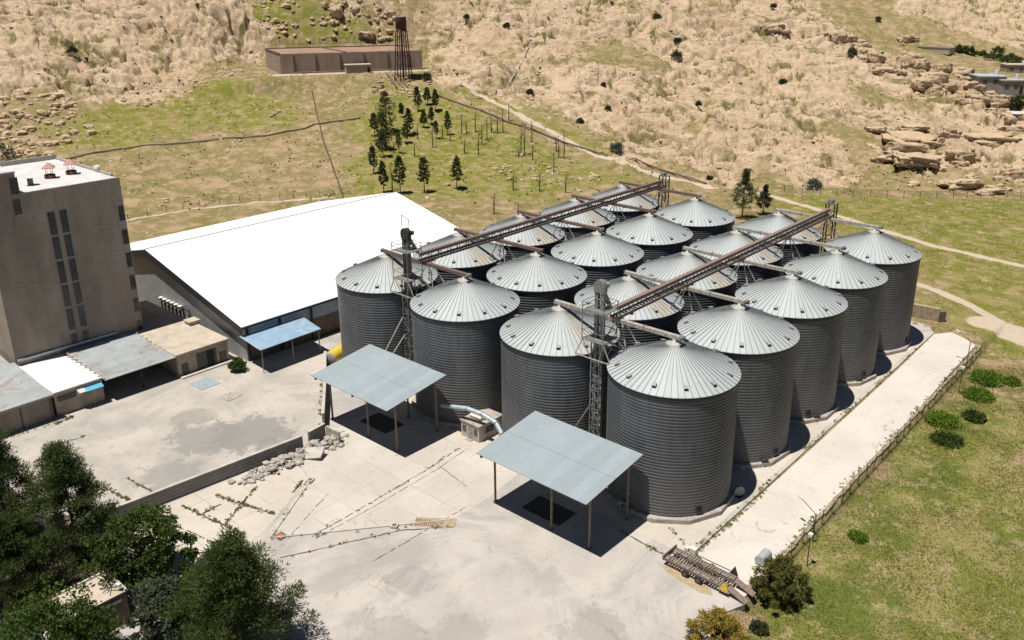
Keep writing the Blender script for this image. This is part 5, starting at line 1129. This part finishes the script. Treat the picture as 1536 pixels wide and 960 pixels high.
for i, (x_, y_, h_) in enumerate(DATA['BARE']):
    k = i % 6; lb = 'burnt bare tree trunk with thin twigs standing on the grassy slope'
    if i < 6:
        t = thing('bare_tree', lb, 'tree', (x_, y_, gz(x_, y_)), 0, 'bare trees on the hillside'); kits[k][0].build('trunk', M['deadbark'], t); kits[k][1].build('branches', M['twig'], t); protos.append(t)
    else: t = dup(protos[k], (x_, y_, gz(x_, y_)), i*1.7, lb)
    s = h_/8.; t.scale = (1.15, 1.15, s)
BL = {0:'bare tree trunk among the leafy pines of the lower row',12-1:'bare dark tree with bushy twigs on the edge of the hill track',14:'tallest bare trunk in the middle of the burnt grove',20:'tall bare dark trunk at the right end of the burnt grove',21:'bare dark tree in front of the right end of the burnt grove',22:'leaning bare sapling above the front row of silos, left one',23:'thin bare sapling above the back silos, middle one',24:'bare sapling nearest the back silos on the right',25:'bare pole behind the white warehouse roof corner'}
bt = [o for o in C.objects if o.name.startswith('bare_tree')]
def twig_tree(name, lb, x_, y_, h_, w_, seed, lf, dens):
    kit = pine(h_, w_, seed, lf, .22, 52, dens*2, .4, .13); return tree(name, lb, x_, y_, kit, M['bark'], lf)
a, b = DATA['TREE_MID']
twig_tree('pine_tree', 'tall loose green tree standing behind the silos on the right', a[0], a[1], a[2], a[3], 701, M['pine'], 26)
twig_tree('bare_bushy_tree', 'brown leafless bushy tree right of the tall green tree behind the silos', b[0], b[1], b[2], b[3], 702, M['twig'], 22)
NB = ['on the left rocky slope','highest left of the stacked pair on the pale slope','lower one of the stacked pair on the pale slope','alone near the top of the pale slope','beside the boulder ridge at upper right','in the middle of the right rocky slope','on the pale slope below the stacked pair','large olive one by the hill track','small one left of the large olive one','by the dark cleft above the track','big round one at the foot of the right hill','on the long flat rock at right','tiny one near the top above the pipe','beside the thin hill pipe','by the water tower foot','small one above the dark cleft','large dark one behind the tall building','small one above the water tower','in the green side valley','in the grass channel at right','small one near the tall loose tree','small one near the top edge']
for i, (x_, y_, w_) in enumerate(DATA['BUSH']):
    bush('hill_bush', 'dark green bush %s' % NB[i], x_, y_, w_*.95, w_*1.15, 800+i, M['shrub'] if i not in (7,10) else M['leafg'], 'bushes on the hillside', 46, .6, .3, 16)
for i, (x_, y_, w_, h_) in enumerate(DATA['FARTREE']):
    z = gz(x_, y_); bush('valley_tree', 'green tree in the far valley row, %s from its left end' % ('first','second','third','fourth','fifth','sixth','seventh','eighth','ninth','tenth','eleventh','twelfth')[i] if i < 12 else ('green tree in front of the grey houses','dark green tree at the right picture edge below the houses')[i-12], x_, y_, h_, w_*.95, 900+i, M['pine'] if i % 3 else M['leaf'], 'trees in the far valley', 40, 1.1, .6, 14, z, 'tree')
# far houses
HB = ['blue-grey roofed low house in the far valley','grey block house with open porch in the far valley','tan walled plot house at the right picture edge','long grey-blue greenhouse strip on the far valley grass','white roof at the right edge below the far houses']
for i, (x_, y_) in enumerate(DATA['HOUSES']):
    z = gz(x_, y_); d = math.hypot(x_-CAM[0], y_-CAM[1]); k = d/1300
    w_, l_, h_ = ((34*k,9,15*k),(30*k,8,17*k),(30*k,8,12*k),(44*k,9,2.2),(26*k,6,9*k))[i]
    t = thing('house' if i != 3 else 'greenhouse', HB[i], 'house' if i != 3 else 'greenhouse', (x_, y_, z), R(38 if i != 3 else -5))
    MB().b2(-w_/2,w_/2,-l_/2,l_/2,-2,h_*.85).build('wall', M['housew'] if i != 3 else M['steelp'], t)
    MB().b2(-w_/2-.4,w_/2+.4,-l_/2-.4,l_/2+.4,h_*.853,h_*.93).build('roof', (M['houser'],M['para'],M['tanroof'],M['solar'],M['lampw'])[i], t)
    if i < 3:
        for xx in (-w_*.28, w_*.1): f_ = MB().b2(xx-.8,xx+.8,-l_/2-.06,-l_/2+.02,h_*.3,h_*.6).build('window', M['frame'], t); MB().b2(xx-.65,xx+.65,-l_/2-.1,-l_/2-.02,h_*.33,h_*.57).build('pane', M['glass'], f_)
        MB().b2(w_*.26,w_*.26+1.2,-l_/2-.07,-l_/2+.02,-.5,h_*.45).build('door', M['dark'], t)
        MB().tube((w_*.3,0,h_*.93),(w_*.3,0,h_*.93+1.8),.8,12).build('roof_tank', M['lampw'], t)
# ------------------------------------------------------------------ boulders
def boulder(w_, h_, seed):
    r = np.random.default_rng(seed); n = 44; m = 24
    th = np.linspace(0, 2*PI, n, endpoint=False); ph = np.linspace(-PI/2, PI/2, m)
    T_, P_ = np.meshgrid(th, ph); x = np.cos(P_)*np.cos(T_); y = np.cos(P_)*np.sin(T_); z = np.sin(P_)
    o = r.random(2)*90
    f1, f2, ci = worley(x*1.6+o[0]+z*.8, y*2.0+o[1]+z*1.4, seed)
    rr = 1+.28*fbm(x*1.3+o[0]+z*.7, y*1.3+o[1]+z*.9, 3, seed)+.13*fbm(x*4+o[1], y*4+z*4, 3, seed+5)+(ci-.5)*.36-.2*(1-smooth(0,.14,f2-f1))
    def sq(t): return np.sign(t)*np.abs(t)**.62
    v = np.stack([sq(x)*rr*w_*.5, sq(y)*rr*w_*.36, sq(z)*rr*h_*.55], -1).reshape(-1,3)
    idx = np.arange(n*m).reshape(m, n); f = np.stack([idx[:-1], np.roll(idx[:-1],-1,1), np.roll(idx[1:],-1,1), idx[1:]], -1).reshape(-1,4)
    return v, f
BL_ = [tuple(b_)+(j,) for j, b_ in enumerate(DATA['BOULD'])]
rb_ = random.Random(77)
for j, b_ in enumerate(DATA['BOULD']):
    for q in range(3 if j < 18 else 2 if j < 26 else 1):
        k_ = rb_.uniform(.3,.62); a_ = rb_.uniform(0,2*PI); BL_.append((b_[0]+math.cos(a_)*b_[2]*.75, b_[1]+math.sin(a_)*b_[2]*.75, b_[2]*k_, max(b_[3]*k_, .8), j))
for n_, (x_, y_, w_, h_, i) in enumerate(BL_):
    v, f = boulder(w_*(1.0 if i < 31 else .75), h_*(.9 if i < 31 else .7), 1000+n_); me = np_mesh('boulder', v, f, M['boulder'], True); o = link('boulder', me, None, (x_, y_, gz(x_, y_)+h_*.12)); o.rotation_euler = (random.uniform(-.15,.15), random.uniform(-.15,.15), R(35)+random.uniform(-.3,.3))
    if i < 18: tag(o, 'tan boulder on the ridge line at upper right among the row of boulders', 'boulder', 'boulders along the right ridge')
    elif i < 26: tag(o, 'long flat tan rock slab low on the right hillside', 'boulder', 'rock slabs on the right hillside')
    elif i < 31: tag(o, 'tan boulder on the grass left of the tall building roof', 'boulder', 'boulders behind the tall building')
    else: tag(o, 'tan boulder on the green saddle around the reservoir', 'boulder', 'boulders around the reservoir')
# ------------------------------------------------------------------ uncountable ground cover
def scatter(n, poly_px, seed): 
    r = np.random.default_rng(seed); P = np.array(poly_px); lo, hi = P.min(0), P.max(0); p = lo+(hi-lo)*r.random((n, 2)); return p[sdist(poly_px, p[:,0], p[:,1]) > 0]
HILL = [(-330,20),(-120,10),(60,150),(60,300),(-40,330),(-160,330)]
p = scatter(11000, HILL, 21); p = p[(sdist(YARD, p[:,0], p[:,1]) < -3)]
u_, v_ = uv(p[:,0], p[:,1]); rk_ = surface(p[:,0], p[:,1])[1]; keep = (perlin(p[:,0]/9, p[:,1]/9, 9) > np.where(rk_ > .4, 0., .28)) & (v_ > 8); p = p[keep]
v, f = rocks(0, p, 0, .10, .85, 23); tag(link('hillside_stones', np_mesh('hillside_stones', v, f, M['stone'])), 'loose pale stones scattered over the hillside', 'stones', None, 'stuff')
p = scatter(6500, HILL, 22); u_, v_ = uv(p[:,0], p[:,1]); p = p[(v_ > 4) & (perlin(p[:,0]/17, p[:,1]/17, 19) > -.1)]
z = surface(p[:,0], p[:,1])[0]; v, f = cards(np.stack([p[:,0], p[:,1], z+.12], -1), rng.uniform(.12,.34,len(p))*(1+1.8*(rng.random(len(p)) > .85)), 12, .34, .2, .3, 24); tag(link('hillside_scrub', np_mesh('hillside_scrub', v, f, M['shrub'])), 'small dark scrub tufts dotted over the hillside', 'scrub', None, 'stuff')
for si, sp in enumerate(DATA['STONY']):
    p = scatter(1900 if si in (0,1) else 900, sp, 600+si); p = p[perlin(p[:,0]/7, p[:,1]/7, 59)+.35*rng.normal(0,1,len(p)) > .12]
    v, f = rocks(0, p, 0, .12, 1.7 if si in (0,1,4) else .9, 640+si); tag(link('scattered_rocks', np_mesh('scattered_rocks', v, f, M['boulder'])), ('rocks strewn over the slope left of the tall building','rocks strewn on the green saddle above the reservoir','rocks by the upper end of the track','line of pale rubble stones in front of the grove','broken pale rocks at the foot of the right hill','rocks along the base of the left hill','rocks on the bank below the reservoir')[si], 'rocks', None, 'stuff')
FIELD = [(64.2,-30),(64.2,62),(75,66),(90,30),(105,-5),(90,-45),(67,-34)]
p = scatter(150000, FIELD, 25); p = p[perlin(p[:,0]/5, p[:,1]/5, 29)+.5*rng.normal(0,1,len(p)) > -.35]; z = surface(p[:,0], p[:,1])[0]
v, f = cards(np.stack([p[:,0], p[:,1], z+.05], -1), .10, 3, .17, .055, .3, 26); tag(link('field_grass', np_mesh('field_grass', v, f, M['grassb'])), 'rough green and straw coloured grass of the field', 'grass', None, 'stuff')
# plain grass tufts right of the silos and behind
PLAIN = [(64,60),(30,75),(-20,110),(-10,150),(45,185),(110,160),(100,60),(80,50)]
p = scatter(42000, PLAIN, 27); p = p[(perlin(p[:,0]/8, p[:,1]/8, 49) > -.1)]; z = surface(p[:,0], p[:,1])[0]
pd = np.min([pdist(pl, p[:,0], p[:,1])-wd for pl, wd in DATA['PATHS']], 0); k = (pd > 1.2) & (sdist(YARD, p[:,0], p[:,1]) < -.5) & (sdist(STRIP, p[:,0], p[:,1]) < -.5); p = p[k]; z = z[k]
v, f = cards(np.stack([p[:,0], p[:,1], z+.06], -1), .16, 4, .24, .08, .2, 28); tag(link('plain_grass', np_mesh('plain_grass', v, f, M['dryb'])), 'dry yellow-green grass tufts on the plain behind the silos', 'grass', None, 'stuff')
# weeds along cracks and joints
lines = [((56.4,-9.0),(56.5,66),150),((52.6,-6.6),(56.3,-8.9),18),((15.8,-25.6),(21.8,-35),40),((-21,-37.2),(-20.4,-39.6),60),((63.4,-10.2),(63.3,60),260),((6.2,-17.6),(-8,-6.7),90),((22,-35.6),(34,-21.6),16),((46,69.5),(56,69.5),40),((-21.2,-45),(-21,-38),30)]
jm = MB()
for jl in DATA['JOINTS']:
    pts, lv = jl[:-1], jl[-1]
    for a, b in zip(pts[:-1], pts[1:]):
        L = math.hypot(b[0]-a[0], b[1]-a[1]); n = max(2, int(L/.35)); nx, ny = -(b[1]-a[1])/L, (b[0]-a[0])/L; prev = None
        for q in range(n+1):
            tq = q/n; of = random.gauss(0, .04); hw_ = random.uniform(.02, .06)*(1+.5*lv); cx_ = a[0]+(b[0]-a[0])*tq+nx*of; cy_ = a[1]+(b[1]-a[1])*tq+ny*of
            cur = ((cx_+nx*hw_, cy_+ny*hw_, .0265), (cx_-nx*hw_, cy_-ny*hw_, .0265))
            if prev is not None and random.random() > .1: jm.add([prev[0], prev[1], cur[1], cur[0]], [(0,1,2,3)])
            prev = cur
        if lv: lines.append((tuple(a), tuple(b), int(L*(0, 1.6, 4, 10)[lv])))
tag(jm.build('pavement_joint', M['soil']), None, None, None, 'structure')
cc = []
for a, b, n in lines:
    tt = rng.random(n); tt = tt[(np.sin(tt*37+a[0])+rng.normal(0,.6,n)) > -.2]
    cc += [(a[0]+(b[0]-a[0])*q+rng.normal(0,.14), a[1]+(b[1]-a[1])*q+rng.normal(0,.14), .05) for q in tt]
v, f = cards(cc, rng.uniform(.05,.27,len(cc))**1.0, 24, .2, .06, .25, 30); tag(link('crack_weeds', np_mesh('crack_weeds', v, f, M['dryb'])), 'yellow-green weeds growing along the paving joints and edges', 'weeds', None, 'stuff')
